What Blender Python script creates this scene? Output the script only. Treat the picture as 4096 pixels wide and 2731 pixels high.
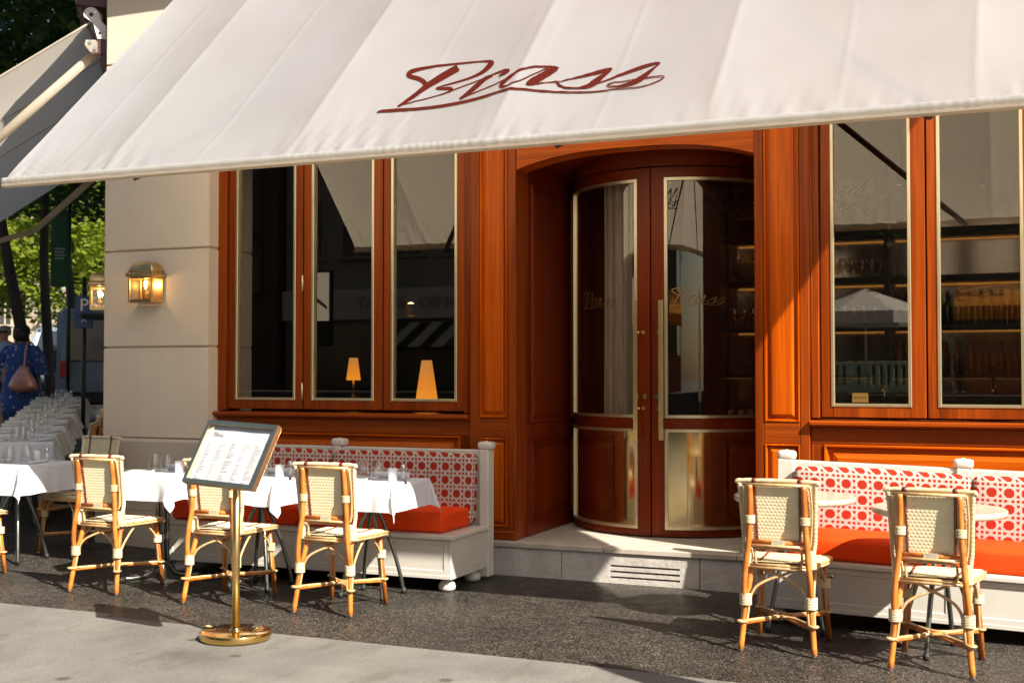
import bpy, bmesh, math, random
from mathutils import Vector, Matrix, Euler
R = math.radians
rnd = random.Random(7)
for o in list(bpy.data.objects):
    bpy.data.objects.remove(o)
SC = bpy.context.scene
COL = SC.collection

# ------------------------------------------------------------------ camera
cam_d = bpy.data.cameras.new('camera'); cam = bpy.data.objects.new('camera', cam_d); COL.objects.link(cam)
cam.location = (0, 0, 1.42)
cam.rotation_euler = (R(90 + 1.57), 0, R(22.595))
cam_d.sensor_width = 36; cam_d.lens = 42.444
cam_d.clip_start = .05; cam_d.clip_end = 600
cam_d.dof.use_dof = True; cam_d.dof.focus_distance = 7.9; cam_d.dof.aperture_fstop = 3.6
SC.camera = cam
# ------------------------------------------------------------------ sky + sun
SUN = Vector((1.12, -.54, 1.0)).normalized()
W = bpy.data.worlds.new('World'); SC.world = W; W.use_nodes = True
wn = W.node_tree.nodes; wl = W.node_tree.links
sky = wn.new('ShaderNodeTexSky'); sky.sky_type = 'NISHITA'; sky.sun_disc = False
sky.sun_elevation = math.asin(SUN.z); sky.sun_rotation = math.atan2(SUN.x, SUN.y)
sky.dust_density = 1.6; sky.ozone_density = .8
wl.new(sky.outputs[0], wn['Background'].inputs[0]); wn['Background'].inputs[1].default_value = .05
sl = bpy.data.lights.new('sun', 'SUN'); sl.energy = 5.0; sl.angle = R(.55); sl.color = (1, .95, .875)
so = bpy.data.objects.new('sun', sl); COL.objects.link(so)
so.rotation_euler = SUN.to_track_quat('Z', 'Y').to_euler(); so.location = (6, -4, 9)
SC.view_settings.view_transform = 'Standard'; SC.view_settings.look = 'None'
SC.view_settings.exposure = 1.17; SC.view_settings.gamma = 1
SC.view_settings.use_curve_mapping = False
try:
    SC.cycles.max_bounces = 8; SC.cycles.transparent_max_bounces = 24; SC.cycles.glossy_bounces = 5
    SC.cycles.diffuse_bounces = 4; SC.cycles.caustics_reflective = False; SC.cycles.caustics_refractive = False
    SC.cycles.sample_clamp_indirect = 6
except Exception:
    pass

# ------------------------------------------------------------------ mesh builder
class MB:
    def __init__(s): s.v = []; s.f = []; s.sm = []; s.mi = []; s.cur = 0
    def add(s, vs, fs, smooth=False):
        b = len(s.v); s.v += [tuple(p) for p in vs]
        for f in fs:
            s.f.append(tuple(i + b for i in f)); s.sm.append(smooth); s.mi.append(s.cur)
        return s
    def mat(s, i): s.cur = i; return s
    def box(s, x0, x1, y0, y1, z0, z1):
        v = [(x0,y0,z0),(x1,y0,z0),(x1,y1,z0),(x0,y1,z0),(x0,y0,z1),(x1,y0,z1),(x1,y1,z1),(x0,y1,z1)]
        return s.add(v, [(0,3,2,1),(4,5,6,7),(0,1,5,4),(1,2,6,5),(2,3,7,6),(3,0,4,7)])
    def bbox(s, x0, x1, y0, y1, z0, z1, b=.004, seg=1):
        """box with chamfered edges"""
        b = min(b, (x1-x0)*.45, (y1-y0)*.45, (z1-z0)*.45)
        bm = bmesh.new(); bmesh.ops.create_cube(bm, size=1)
        for q in bm.verts:
            q.co = Vector(((x0+x1)/2 + q.co.x*(x1-x0), (y0+y1)/2 + q.co.y*(y1-y0), (z0+z1)/2 + q.co.z*(z1-z0)))
        bmesh.ops.bevel(bm, geom=list(bm.edges), offset=b, segments=seg, affect='EDGES', profile=.5)
        return s.bm(bm, seg > 1)
    def bm(s, bm, smooth=False):
        bm.verts.index_update(); bm.verts.ensure_lookup_table()
        s.add([q.co[:] for q in bm.verts], [tuple(q.index for q in f.verts) for f in bm.faces], smooth); bm.free(); return s
    def tube(s, pts, r, n=8, cap=True, smooth=True):
        pts = [Vector(p) for p in pts]; m = len(pts)
        rr = r if isinstance(r, (list, tuple)) else [r]*m
        vs = []; prev = None
        for i, p in enumerate(pts):
            t = (pts[min(i+1, m-1)] - pts[max(i-1, 0)]).normalized()
            if prev is None:
                a = Vector((0,0,1)) if abs(t.z) < .9 else Vector((1,0,0))
                nn = t.cross(a).normalized()
            else:
                nn = (prev - t*prev.dot(t)).normalized()
            prev = nn; bb = t.cross(nn)
            for k in range(n):
                a = 2*math.pi*k/n
                vs.append(p + (nn*math.cos(a) + bb*math.sin(a))*rr[i])
        fs = [(i*n+k, i*n+(k+1)%n, (i+1)*n+(k+1)%n, (i+1)*n+k) for i in range(m-1) for k in range(n)]
        s.add(vs, fs, smooth)
        if cap:
            b = len(s.v) - len(vs)
            s.f.append(tuple(b+k for k in range(n))[::-1]); s.sm.append(False); s.mi.append(s.cur)
            s.f.append(tuple(b+(m-1)*n+k for k in range(n))); s.sm.append(False); s.mi.append(s.cur)
        return s
    def lathe(s, prof, c=(0,0,0), n=16, smooth=True, sx=1, sy=1):
        vs = []
        for r_, z in prof:
            for k in range(n):
                a = 2*math.pi*k/n; vs.append((c[0]+r_*math.cos(a)*sx, c[1]+r_*math.sin(a)*sy, c[2]+z))
        m = len(prof)
        return s.add(vs, [(i*n+k, i*n+(k+1)%n, (i+1)*n+(k+1)%n, (i+1)*n+k) for i in range(m-1) for k in range(n)], smooth)
    def disc(s, c, r, n=16, z=0, up=True, sx=1, sy=1):
        vs = [(c[0]+r*sx*math.cos(2*math.pi*k/n), c[1]+r*sy*math.sin(2*math.pi*k/n), c[2]+z) for k in range(n)]
        f = tuple(range(n)); return s.add(vs, [f if up else f[::-1]])
    def loft(s, rings, cap=True, smooth=True):
        n = len(rings[0]); vs = [p for r_ in rings for p in r_]; m = len(rings)
        s.add(vs, [(i*n+k, i*n+(k+1)%n, (i+1)*n+(k+1)%n, (i+1)*n+k) for i in range(m-1) for k in range(n)], smooth)
        if cap:
            b = len(s.v)-len(vs)
            for f in (tuple(b+k for k in range(n))[::-1], tuple(b+(m-1)*n+k for k in range(n))):
                s.f.append(f); s.sm.append(False); s.mi.append(s.cur)
        return s
    def grid(s, fn, nu, nv, smooth=True):
        vs = [fn(i/nu, j/nv) for j in range(nv+1) for i in range(nu+1)]; w = nu+1
        return s.add(vs, [(j*w+i, j*w+i+1, (j+1)*w+i+1, (j+1)*w+i) for j in range(nv) for i in range(nu)], smooth)
    def prism(s, poly, axis, a, b, smooth=False):
        """poly: 2D outline; axis 'x','y','z' = extrusion axis"""
        def P(p, t):
            return {'x': (t, p[0], p[1]), 'y': (p[0], t, p[1]), 'z': (p[0], p[1], t)}[axis]
        n = len(poly)
        return s.add([P(p, a) for p in poly] + [P(p, b) for p in poly],
                     [tuple(range(n))[::-1], tuple(range(n, 2*n))] + [(k, (k+1)%n, n+(k+1)%n, n+k) for k in range(n)], smooth)
    def nested(s, x0, x1, z0, z1, Y, loops, fill=True):
        """nested rectangular loops (inset, depth) on a plane facing -Y"""
        vs = []; fs = []
        for ins, d in loops:
            vs += [(x0+ins, Y+d, z0+ins), (x1-ins, Y+d, z0+ins), (x1-ins, Y+d, z1-ins), (x0+ins, Y+d, z1-ins)]
        for i in range(len(loops)-1):
            for k in range(4):
                fs.append((i*4+k, i*4+(k+1)%4, (i+1)*4+(k+1)%4, (i+1)*4+k))
        if fill:
            b = (len(loops)-1)*4; fs.append((b, b+1, b+2, b+3))
        return s.add(vs, fs)
    def xf(s, M):
        s.v = [tuple(M @ Vector(p)) for p in s.v]; return s
    def build(s, name, mats, parent=None, label=None, cat=None, group=None, kind=None, world=False, flip=False):
        me = bpy.data.meshes.new(name); me.from_pydata(s.v, [], s.f); 
        for m in (mats if isinstance(mats, (list, tuple)) else [mats]): me.materials.append(m)
        me.polygons.foreach_set('use_smooth', s.sm); me.polygons.foreach_set('material_index', s.mi)
        me.update()
        return link(name, me, parent, label, cat, group, kind)

def link(name, data, parent=None, label=None, cat=None, group=None, kind=None):
    o = bpy.data.objects.new(name, data); COL.objects.link(o)
    if parent is not None:
        o.parent = parent
        root = parent
        while root.parent: root = root.parent
        if root.get('_w'):
            o.matrix_parent_inverse = (parent_world(parent)).inverted()
    tag(o, label, cat, group, kind); return o
def parent_world(p):
    root = p
    while root.parent: root = root.parent
    if p is root:
        return Matrix.Translation(root.location) @ root.rotation_euler.to_matrix().to_4x4()
    return Matrix.Identity(4)
def tag(o, label=None, cat=None, group=None, kind=None):
    if label: o['label'] = label
    if cat: o['category'] = cat
    if group: o['group'] = group
    if kind: o['kind'] = kind
    return o
def empty(name, loc, rz=0, label=None, cat=None, group=None, world=False):
    """world=True: the children's meshes are written in scene coordinates"""
    o = bpy.data.objects.new(name, None); COL.objects.link(o); o.empty_display_size = .1
    o.location = loc; o.rotation_euler = (0, 0, rz)
    if world: o['_w'] = 1
    return tag(o, label, cat, group)
def copy_tree(o, parent=None):
    c = o.copy(); COL.objects.link(c)
    if parent is not None: c.parent = parent
    for ch in list(KIDS.get(o.name, o.children)): copy_tree(ch, c)
    return c
KIDS = {}
def curve_pts(pts, n=8):
    """Catmull-Rom through points of any dimension"""
    P = [tuple(p) for p in pts]; out = []
    for i in range(len(P)-1):
        p0 = P[max(i-1,0)]; p1 = P[i]; p2 = P[i+1]; p3 = P[min(i+2,len(P)-1)]
        for k in range(n):
            t = k/n
            out.append(tuple(.5*((2*b)+(-a+c)*t+(2*a-5*b+4*c-d)*t*t+(-a+3*b-3*c+d)*t**3) for a,b,c,d in zip(p0,p1,p2,p3)))
    out.append(P[-1]); return out
def text_mesh(txt, size, extrude=.001, align='CENTER'):
    cu = bpy.data.curves.new('text', 'FONT'); cu.body = txt; cu.size = size; cu.extrude = extrude
    cu.align_x = align; cu.align_y = 'CENTER'
    ob = bpy.data.objects.new('text', cu); COL.objects.link(ob)
    me = bpy.data.meshes.new_from_object(ob.evaluated_get(bpy.context.evaluated_depsgraph_get()))
    bpy.data.objects.remove(ob); mb = MB()
    mb.add([v.co[:] for v in me.vertices], [tuple(p.vertices) for p in me.polygons]); return mb

# ------------------------------------------------------------------ materials
def mat(name, base=(.5,.5,.5), rough=.5, metal=0, spec=.5, coat=0, trans=0, emit=None, es=0):
    m = bpy.data.materials.new(name); m.use_nodes = True
    b = m.node_tree.nodes['Principled BSDF']
    b.inputs['Base Color'].default_value = (*base, 1); b.inputs['Roughness'].default_value = rough
    b.inputs['Metallic'].default_value = metal; b.inputs['Specular IOR Level'].default_value = spec
    b.inputs['Coat Weight'].default_value = coat; b.inputs['Coat Roughness'].default_value = .15
    if emit:
        b.inputs['Emission Color'].default_value = (*emit, 1); b.inputs['Emission Strength'].default_value = es
    return m
def N(m, t, **kw):
    n = m.node_tree.nodes.new(t)
    for k, v in kw.items():
        if k in n.inputs: n.inputs[k].default_value = v
        else: setattr(n, k, v)
    return n
def L(m, a, b): m.node_tree.links.new(a, b)
def ramp(m, fac, stops):
    r_ = N(m, 'ShaderNodeValToRGB'); el = r_.color_ramp.elements
    while len(el) < len(stops): el.new(.5)
    for e, (p, c) in zip(el, stops): e.position = p; e.color = (*c, 1) if len(c) == 3 else c
    L(m, fac, r_.inputs[0]); return r_.outputs[0]
def coords(m, scale=(1,1,1), rand=True, kind='Object'):
    tc = N(m, 'ShaderNodeTexCoord'); mp = N(m, 'ShaderNodeMapping'); mp.inputs['Scale'].default_value = scale
    L(m, tc.outputs[kind], mp.inputs[0])
    if rand:
        oi = N(m, 'ShaderNodeObjectInfo'); mu = N(m, 'ShaderNodeMath', operation='MULTIPLY'); mu.inputs[1].default_value = 37.0
        L(m, oi.outputs['Random'], mu.inputs[0])
        L(m, mu.outputs[0], mp.inputs['Location'])
    return mp.outputs[0]
def noise(m, co, scale, detail=4, rough=.55, dist=0):
    n = N(m, 'ShaderNodeTexNoise'); n.inputs['Scale'].default_value = scale; n.inputs['Detail'].default_value = detail
    n.inputs['Roughness'].default_value = rough; n.inputs['Distortion'].default_value = dist
    L(m, co, n.inputs['Vector']); return n.outputs['Fac']
def bump(m, h, strength=.3, dist=.002):
    b = N(m, 'ShaderNodeBump'); b.inputs['Strength'].default_value = strength; b.inputs['Distance'].default_value = dist
    L(m, h, b.inputs['Height']); L(m, b.outputs[0], m.node_tree.nodes['Principled BSDF'].inputs['Normal'])
def base(m, sock): L(m, sock, m.node_tree.nodes['Principled BSDF'].inputs['Base Color'])
def inp(m, k): return m.node_tree.nodes['Principled BSDF'].inputs[k]
def mixc(m, fac, a, b, mode='MIX'):
    x = N(m, 'ShaderNodeMix', data_type='RGBA', blend_type=mode)
    for s_, val in ((x.inputs[0], fac), (x.inputs[6], a), (x.inputs[7], b)):
        if hasattr(val, 'is_output'): L(m, val, s_)
        elif isinstance(val, tuple): s_.default_value = (*val, 1)
        else: s_.default_value = val
    return x.outputs[2]
def mott(name, c1, c2, scale, rough, sc=(1,1,1), bst=.2, bd=.002, spec=.5, coat=0, metal=0, lo=.35, hi=.65, fine=0, rand=True):
    """base colour wandering between two colours, with a fine relief"""
    m = mat(name, c1, rough, metal, spec, coat); co = coords(m, sc, rand)
    n = noise(m, co, scale, 6, .6)
    base(m, ramp(m, n, [(lo, c1), (hi, c2)]))
    if bst:
        bump(m, noise(m, co, fine or scale*6, 3, .6), bst, bd)
    return m

def wood(name, dirn, cols=((.27,.036,.001), (.48,.078,.0015), (.66,.135,.003))):
    sc = {'z': (34, 34, .8), 'x': (.8, 34, 34)}[dirn]
    m = mat(name, (.3,.08,.02), .34, 0, .3, .06); co = coords(m, sc); m.node_tree.nodes['Principled BSDF'].inputs['Specular Tint'].default_value = (1, .72, .45, 1)
    n1 = noise(m, co, 1.0, 8, .62, 1.2)
    co2 = coords(m, {'z': (3, 3, .25), 'x': (.25, 3, 3)}[dirn]); n2 = noise(m, co2, 1.5, 3, .5)
    c = ramp(m, n1, [(.22, cols[0]), (.5, cols[1]), (.75, cols[2])])
    d = ramp(m, n2, [(.25, (.55,.47,.42)), (.5, (.95,.93,.9)), (.75, (1.22,1.32,1.3))])
    base(m, mixc(m, 1.0, c, d, 'MULTIPLY'))
    L(m, ramp(m, n1, [(.3, (.42,)*3), (.7, (.28,)*3)]), inp(m, 'Roughness'))
    bump(m, n1, .12, .001)
    return m
M_WZ = wood('frame wood vertical grain', 'z', ((.135,.019,.002), (.25,.040,.003), (.38,.072,.005)))
M_WX = wood('frame wood horizontal grain', 'x', ((.135,.019,.002), (.25,.040,.003), (.38,.072,.005)))
M_PZ = wood('panel wood vertical grain', 'z'); M_PX = wood('panel wood horizontal grain', 'x')
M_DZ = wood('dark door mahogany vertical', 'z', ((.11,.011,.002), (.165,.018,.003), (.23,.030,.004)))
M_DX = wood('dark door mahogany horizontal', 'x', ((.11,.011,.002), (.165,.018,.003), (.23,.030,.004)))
M_GAP = mat('dark joint', (.012,.006,.004), .8)
M_BEAD = mott('pale golden bead', (.78,.66,.42), (.70,.57,.33), 9, .32, (1,1,.4), .05, .0005, metal=.85)
M_GOLD = mott('polished golden metal', (.80,.55,.20), (.70,.45,.14), 6, .14, (1,1,1), .0, metal=1)
M_GOLDK = mott('kick plate metal', (.83,.66,.36), (.72,.52,.24), 4, .10, (1,1,1), .02, .0008, metal=1, fine=9)
M_GOLDS = mott('satin champagne metal', (.80,.70,.44), (.72,.60,.34), 8, .30, (1,1,1), .03, .0004, metal=1)
M_GOLDH = mott('bright handle metal', (.95,.74,.36), (.88,.64,.28), 8, .26, (1,1,1), .02, .0004, metal=1)
M_GOLDB = mott('brushed golden metal', (.72,.52,.24), (.58,.40,.17), 14, .34, (1,1,1), .06, .0005, metal=1)
M_STONE = mott('cream limestone', (.86,.72,.545), (.80,.66,.495), 1.7, .85, (1,1,1), .22, .0015, spec=.2, lo=.3, hi=.7, fine=120)
def streaks(m, lo, sc, amt):
    src = inp(m, 'Base Color').links[0].from_socket; n = noise(m, coords(m, sc, True), 1.0, 5, .6)
    base(m, mixc(m, 1.0, src, ramp(m, n, [(.32, amt), (.58, (1,1,1))]), 'MULTIPLY'))
streaks(M_STONE, 0, (9, 9, .8), (.975,.97,.96))
M_STONE2 = mott('grey limestone base', (.62,.52,.40), (.54,.45,.34), 2.1, .88, (1,1,1), .3, .002, spec=.2, fine=90)
M_STEP = mott('step limestone', (.60,.52,.42), (.44,.37,.29), 5, .6, (1,3,1), .12, .001, spec=.35, fine=60)
M_RISER = mott('hammered riser stone', (.62,.57,.49), (.50,.45,.38), 9, .85, (1,1,1), .8, .006, spec=.2, fine=34)
M_PAINT = mott('off white bench paint', (.66,.61,.52), (.60,.55,.46), 3, .36, (1,1,1), .04, .001, spec=.45, fine=40)
M_RED = mott('red seat fabric', (.84,.066,.002), (.74,.052,.002), 3, .72, (1,1,1), .25, .0012, spec=.2, fine=420)
M_MARBLE = mott('travertine', (.60,.51,.38), (.46,.37,.26), 4, .22, (1.2,9,1), .05, .001, spec=.5, fine=30)
M_STEEL = mott('gunmetal tube', (.20,.20,.17), (.13,.13,.11), 5, .3, (1,1,1), .03, .0005, metal=.9)
M_DARKM = mat('black iron', (.03,.03,.03), .4, .6)
M_CHROME = mat('chrome', (.75,.75,.75), .12, 1)
M_WHITE = mat('white porcelain', (.80,.79,.76), .25, 0, .5)
M_SALT = mat('salt', (.82,.82,.82), .7)
M_BROWNM = mott('brown painted steel', (.085,.022,.015), (.06,.015,.010), 4, .38, (1,1,1), .03, .001)
M_PEEL = mott('pale rattan cane', (.66,.44,.21), (.50,.29,.11), 30, .34, (1,1,.35), .15, .001, coat=.3, fine=80)
M_PAINTW = mat('white bracket enamel', (.62,.58,.52), .3)
M_BLACKR = mat('black rubber', (.02,.02,.02), .6)
M_PAPER = mott('menu paper', (.80,.78,.74), (.74,.72,.68), 2, .5, (1,1,1), .35, .006, fine=9)
M_INK = mat('menu ink', (.36,.30,.28), .8); M_INK2 = mat('pale menu print', (.52,.48,.45), .8)
M_REDP = mat('dark red print', (.075,.0065,.003), .8, 0, .1)
M_GOLDP = mat('gold leaf lettering', (.26,.14,.045), .4, .5)
M_SKIN = mat('skin', (.46,.26,.17), .55); M_HAIR = mat('dark hair', (.018,.012,.009), .5)
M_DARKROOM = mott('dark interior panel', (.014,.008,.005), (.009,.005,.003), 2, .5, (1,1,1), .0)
M_CURT = mott('taupe curtain', (.62,.50,.37), (.52,.41,.29), 30, .9, (1,1,.2), .2, .002)
M_SHELF = mat('dark shelf', (.02,.011,.007), .5)
M_LED = mat('warm light strip', (.9,.6,.2), .5, emit=(1,.50,.12), es=2.2)

def rattan():
    m = mat('honey rattan pole', (.5,.2,.05), .3, 0, .5, .4); co = coords(m, (1,1,1))
    n = noise(m, co, 14, 4, .6)
    c = ramp(m, n, [(.3, (.46,.13,.016)), (.55, (.66,.22,.034)), (.75, (.74,.32,.07))])
    oi = N(m, 'ShaderNodeObjectInfo'); v = ramp(m, oi.outputs['Random'], [(0, (.72,.62,.5)), (1, (1.12,1.12,1.1))])
    base(m, mixc(m, 1.0, c, v, 'MULTIPLY')); bump(m, noise(m, coords(m, (1,1,.3)), 60, 3), .15, .001); return m
M_POLE = rattan()
def weave_mat(name, c, c2):
    m = mott(name, c, c2, 22, .42, (1,1,1), .1, .0006, spec=.4, fine=160)
    src = inp(m, 'Base Color').links[0].from_socket; oi = N(m, 'ShaderNodeObjectInfo')
    base(m, mixc(m, 1.0, src, ramp(m, oi.outputs['Random'], [(0, (.84,.80,.72)), (1, (1.05,1.05,1.05))]), 'MULTIPLY')); return m
M_WEAVE = weave_mat('cream woven cane', (.90,.79,.52), (.84,.72,.44))
M_WEAVER = mat('dark red woven cane', (.16,.018,.010), .45)
M_BIND = weave_mat('cream cane binding', (.74,.64,.42), (.66,.54,.33))

def cloth_mat(name, c, transl=.25, rough=.85, weave=900, tc=None):
    m = mat(name, c, rough, 0, .15); nt = m.node_tree; b = nt.nodes['Principled BSDF']; out = nt.nodes['Material Output']
    t = N(m, 'ShaderNodeBsdfTranslucent'); t.inputs[0].default_value = (*(tc or c), 1)
    mx = N(m, 'ShaderNodeMixShader'); mx.inputs[0].default_value = transl
    L(m, b.outputs[0], mx.inputs[1]); L(m, t.outputs[0], mx.inputs[2]); L(m, mx.outputs[0], out.inputs[0])
    co = coords(m); bump(m, noise(m, co, weave, 2), .12, .0006); return m
M_CLOTH = cloth_mat('white linen', (.80,.80,.82), .18)
M_CANVAS = cloth_mat('cream awning canvas', (.46,.465,.467), .5, tc=(.96,.90,.80))
M_CANVAS_B = cloth_mat('beige awning canvas', (.60,.53,.43), .55, tc=(.85,.76,.62))

def canvas_marks(m):
    co = coords(m, (1,1,1), False); n = noise(m, co, 1.3, 5, .6)
    c = ramp(m, n, [(.3, (.428,.434,.437)), (.7, (.477,.484,.489))])
    v = N(m, 'ShaderNodeTexVoronoi', feature='F1'); v.inputs['Scale'].default_value = 3.6; L(m, co, v.inputs['Vector'])
    s = ramp(m, v.outputs['Distance'], [(.012, (.25,.2,.15)), (.022, (1,1,1))])
    base(m, mixc(m, 1.0, c, s, 'MULTIPLY'))
canvas_marks(M_CANVAS); streaks(M_CANVAS, 0, (2.2, .5, .5), (.93,.92,.90))

def cane_print():
    m = mat('cane pattern fabric', (.7,.6,.5), .75, 0, .2)
    tc = N(m, 'ShaderNodeTexCoord'); sp = N(m, 'ShaderNodeSeparateXYZ'); L(m, tc.outputs['Object'], sp.inputs[0])
    def mth(op, a, b=None, c=None):
        n = N(m, 'ShaderNodeMath', operation=op)
        for i, val in enumerate((a, b, c)):
            if val is None: continue
            if hasattr(val, 'is_output'): L(m, val, n.inputs[i])
            else: n.inputs[i].default_value = val
        return n.outputs[0]
    P = .0925
    def cell(s, off): return mth('ABSOLUTE', mth('SUBTRACT', mth('FRACT', mth('ADD', mth('DIVIDE', s, P), off)), .5))
    xx = mth('ADD', sp.outputs[0], mth('MULTIPLY', sp.outputs[1], 1.0))
    a = cell(xx, 50.3); b = cell(sp.outputs[2], 50.35)
    def near(s, c, w): return mth('LESS_THAN', mth('ABSOLUTE', mth('SUBTRACT', s, c)), w)
    st = mth('MAXIMUM', mth('MAXIMUM', near(a, .352, .056), near(b, .352, .056)), near(mth('ADD', a, b), .5, .072))
    edge = mth('MAXIMUM', mth('MAXIMUM', near(a, .352, .042), near(b, .352, .042)), near(mth('ADD', a, b), .5, .054))
    strip = mixc(m, edge, (.60,.545,.48), (.48,.42,.35))
    base(m, mixc(m, st, (.34,.024,.007), strip))
    bump(m, st, .25, .001); return m
M_CANE = cane_print()

def pane_mat(name, tint, refl, rough=0.0, gc=(.95,.95,.93)):
    """thin clear sheet: transparent plus a Fresnel mirror"""
    m = bpy.data.materials.new(name); m.use_nodes = True; nt = m.node_tree; nt.nodes.remove(nt.nodes['Principled BSDF'])
    out = nt.nodes['Material Output']
    t = N(m, 'ShaderNodeBsdfTransparent'); t.inputs[0].default_value = (*tint, 1)
    g = N(m, 'ShaderNodeBsdfGlossy'); g.inputs['Roughness'].default_value = rough; g.inputs[0].default_value = (*gc, 1)
    fr = N(m, 'ShaderNodeFresnel'); geo = N(m, 'ShaderNodeNewGeometry'); im = N(m, 'ShaderNodeMapRange')
    im.inputs[3].default_value = 1.52; im.inputs[4].default_value = 1/1.52
    L(m, geo.outputs['Backfacing'], im.inputs[0]); L(m, im.outputs[0], fr.inputs[0])
    ad = N(m, 'ShaderNodeMath', operation='MULTIPLY_ADD'); ad.inputs[1].default_value = 1.7; ad.inputs[2].default_value = refl; ad.use_clamp = True
    L(m, fr.outputs[0], ad.inputs[0])
    mx = N(m, 'ShaderNodeMixShader'); L(m, ad.outputs[0], mx.inputs[0]); L(m, t.outputs[0], mx.inputs[1]); L(m, g.outputs[0], mx.inputs[2])
    L(m, mx.outputs[0], out.inputs[0]); return m
M_PANE = pane_mat('window glass', (.80,.79,.77), .07, 0.0, (.92,.80,.62))
M_TUMB = pane_mat('drinking glass', (.93,.94,.94), .02)
M_LGLASS = pane_mat('lantern glass', (.9,.86,.78), .03)

def asphalt():
    m = mat('exposed aggregate asphalt', (.06,.06,.06), .45, 0, .14); co = coords(m, (1,1,1), False)
    v = N(m, 'ShaderNodeTexVoronoi', feature='F1'); v.inputs['Scale'].default_value = 165; v.inputs['Randomness'].default_value = 1; L(m, co, v.inputs['Vector'])
    big = noise(m, co, 1.1, 5, .6); mid = noise(m, co, 9, 4, .6)
    sp = N(m, 'ShaderNodeSeparateColor'); L(m, v.outputs['Color'], sp.inputs[0])
    stone = ramp(m, sp.outputs[0], [(.0, (.016,.015,.013)), (.38, (.042,.037,.032)), (.66, (.10,.088,.073)), (.9, (.215,.185,.15)), (1, (.30,.26,.21))])
    em = ramp(m, v.outputs['Distance'], [(.35, (1,1,1)), (.65, (.45,.45,.45))])
    c = mixc(m, 1.0, stone, em, 'MULTIPLY')
    c2 = mixc(m, 1.0, c, ramp(m, big, [(.3, (.50,.50,.50)), (.7, (1.0,.98,.95))]), 'MULTIPLY')
    c3 = mixc(m, 1.0, c2, ramp(m, mid, [(.3, (.75,.75,.75)), (.7, (1.2,1.2,1.2))]), 'MULTIPLY')
    base(m, c3); L(m, ramp(m, mid, [(.3, (.32,)*3), (.7, (.55,)*3)]), inp(m, 'Roughness'))
    bump(m, v.outputs['Distance'], .25, .002); return m
M_ASPH = asphalt()
def pavement():
    m = mat('sanded pavement', (.4,.37,.33), .8, 0, .3); co = coords(m, (1,1,1), True)
    n = noise(m, co, 2.2, 6, .62); f = noise(m, co, 120, 3, .7)
    v = N(m, 'ShaderNodeTexVoronoi', feature='F1'); v.inputs['Scale'].default_value = 4.2; L(m, co, v.inputs['Vector'])
    c = ramp(m, n, [(.3, (.160,.147,.128)), (.7, (.230,.213,.188))])
    c = mixc(m, 1.0, c, ramp(m, f, [(.3, (.68,.68,.68)), (.68, (1.22,1.22,1.2))]), 'MULTIPLY')
    nd = N(m, 'ShaderNodeMath', operation='MULTIPLY_ADD'); nd.inputs[1].default_value = .05; L(m, noise(m, co, 30, 3), nd.inputs[0]); L(m, v.outputs['Distance'], nd.inputs[2])
    big = noise(m, coords(m, (1,1,1), False), .55, 4, .6); c = mixc(m, 1.0, c, ramp(m, big, [(.35, (.78,.77,.75)), (.65, (1.12,1.12,1.11))]), 'MULTIPLY')
    sp = N(m, 'ShaderNodeSeparateColor'); L(m, v.outputs['Color'], sp.inputs[0])
    sel = mixc(m, ramp(m, sp.outputs[1], [(.66, (0,0,0)), (.70, (1,1,1))]), (1,1,1), ramp(m, nd.outputs[0], [(.12, (.50,.47,.44)), (.21, (1,1,1))]))
    c = mixc(m, 1.0, c, sel, 'MULTIPLY')
    st = noise(m, coords(m, (3.5,1.2,1), False), 1.6, 6, .7); c = mixc(m, 1.0, c, ramp(m, st, [(.34, (.80,.78,.75)), (.46, (1,1,1))]), 'MULTIPLY')
    base(m, c); bump(m, f, .3, .002); return m
M_PAVE = pavement()
M_ROAD = mott('road asphalt', (.055,.054,.052), (.085,.082,.078), 3, .8, (1,1,1), .3, .004, fine=90, rand=False)
def leafm(name, c1, c2, tr=.35):
    m = mat(name, c1, .5, 0, .35); nt = m.node_tree; b = nt.nodes['Principled BSDF']
    geo = N(m, 'ShaderNodeNewGeometry'); rp = ramp(m, geo.outputs['Random Per Island'], [(0, c1), (1, c2)]); base(m, rp)
    t = N(m, 'ShaderNodeBsdfTranslucent'); L(m, mixc(m, 1.0, rp, (1.5,1.7,.7), 'MULTIPLY'), t.inputs[0]); mx = N(m, 'ShaderNodeMixShader'); mx.inputs[0].default_value = tr
    L(m, b.outputs[0], mx.inputs[1]); L(m, t.outputs[0], mx.inputs[2]); L(m, mx.outputs[0], nt.nodes['Material Output'].inputs[0]); return m
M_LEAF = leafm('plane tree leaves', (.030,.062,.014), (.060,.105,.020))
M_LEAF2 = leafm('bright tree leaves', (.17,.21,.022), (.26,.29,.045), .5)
M_BARK = mott('bark', (.060,.045,.032), (.035,.026,.019), 6, .9, (1,1,.3), .5, .01)

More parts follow.
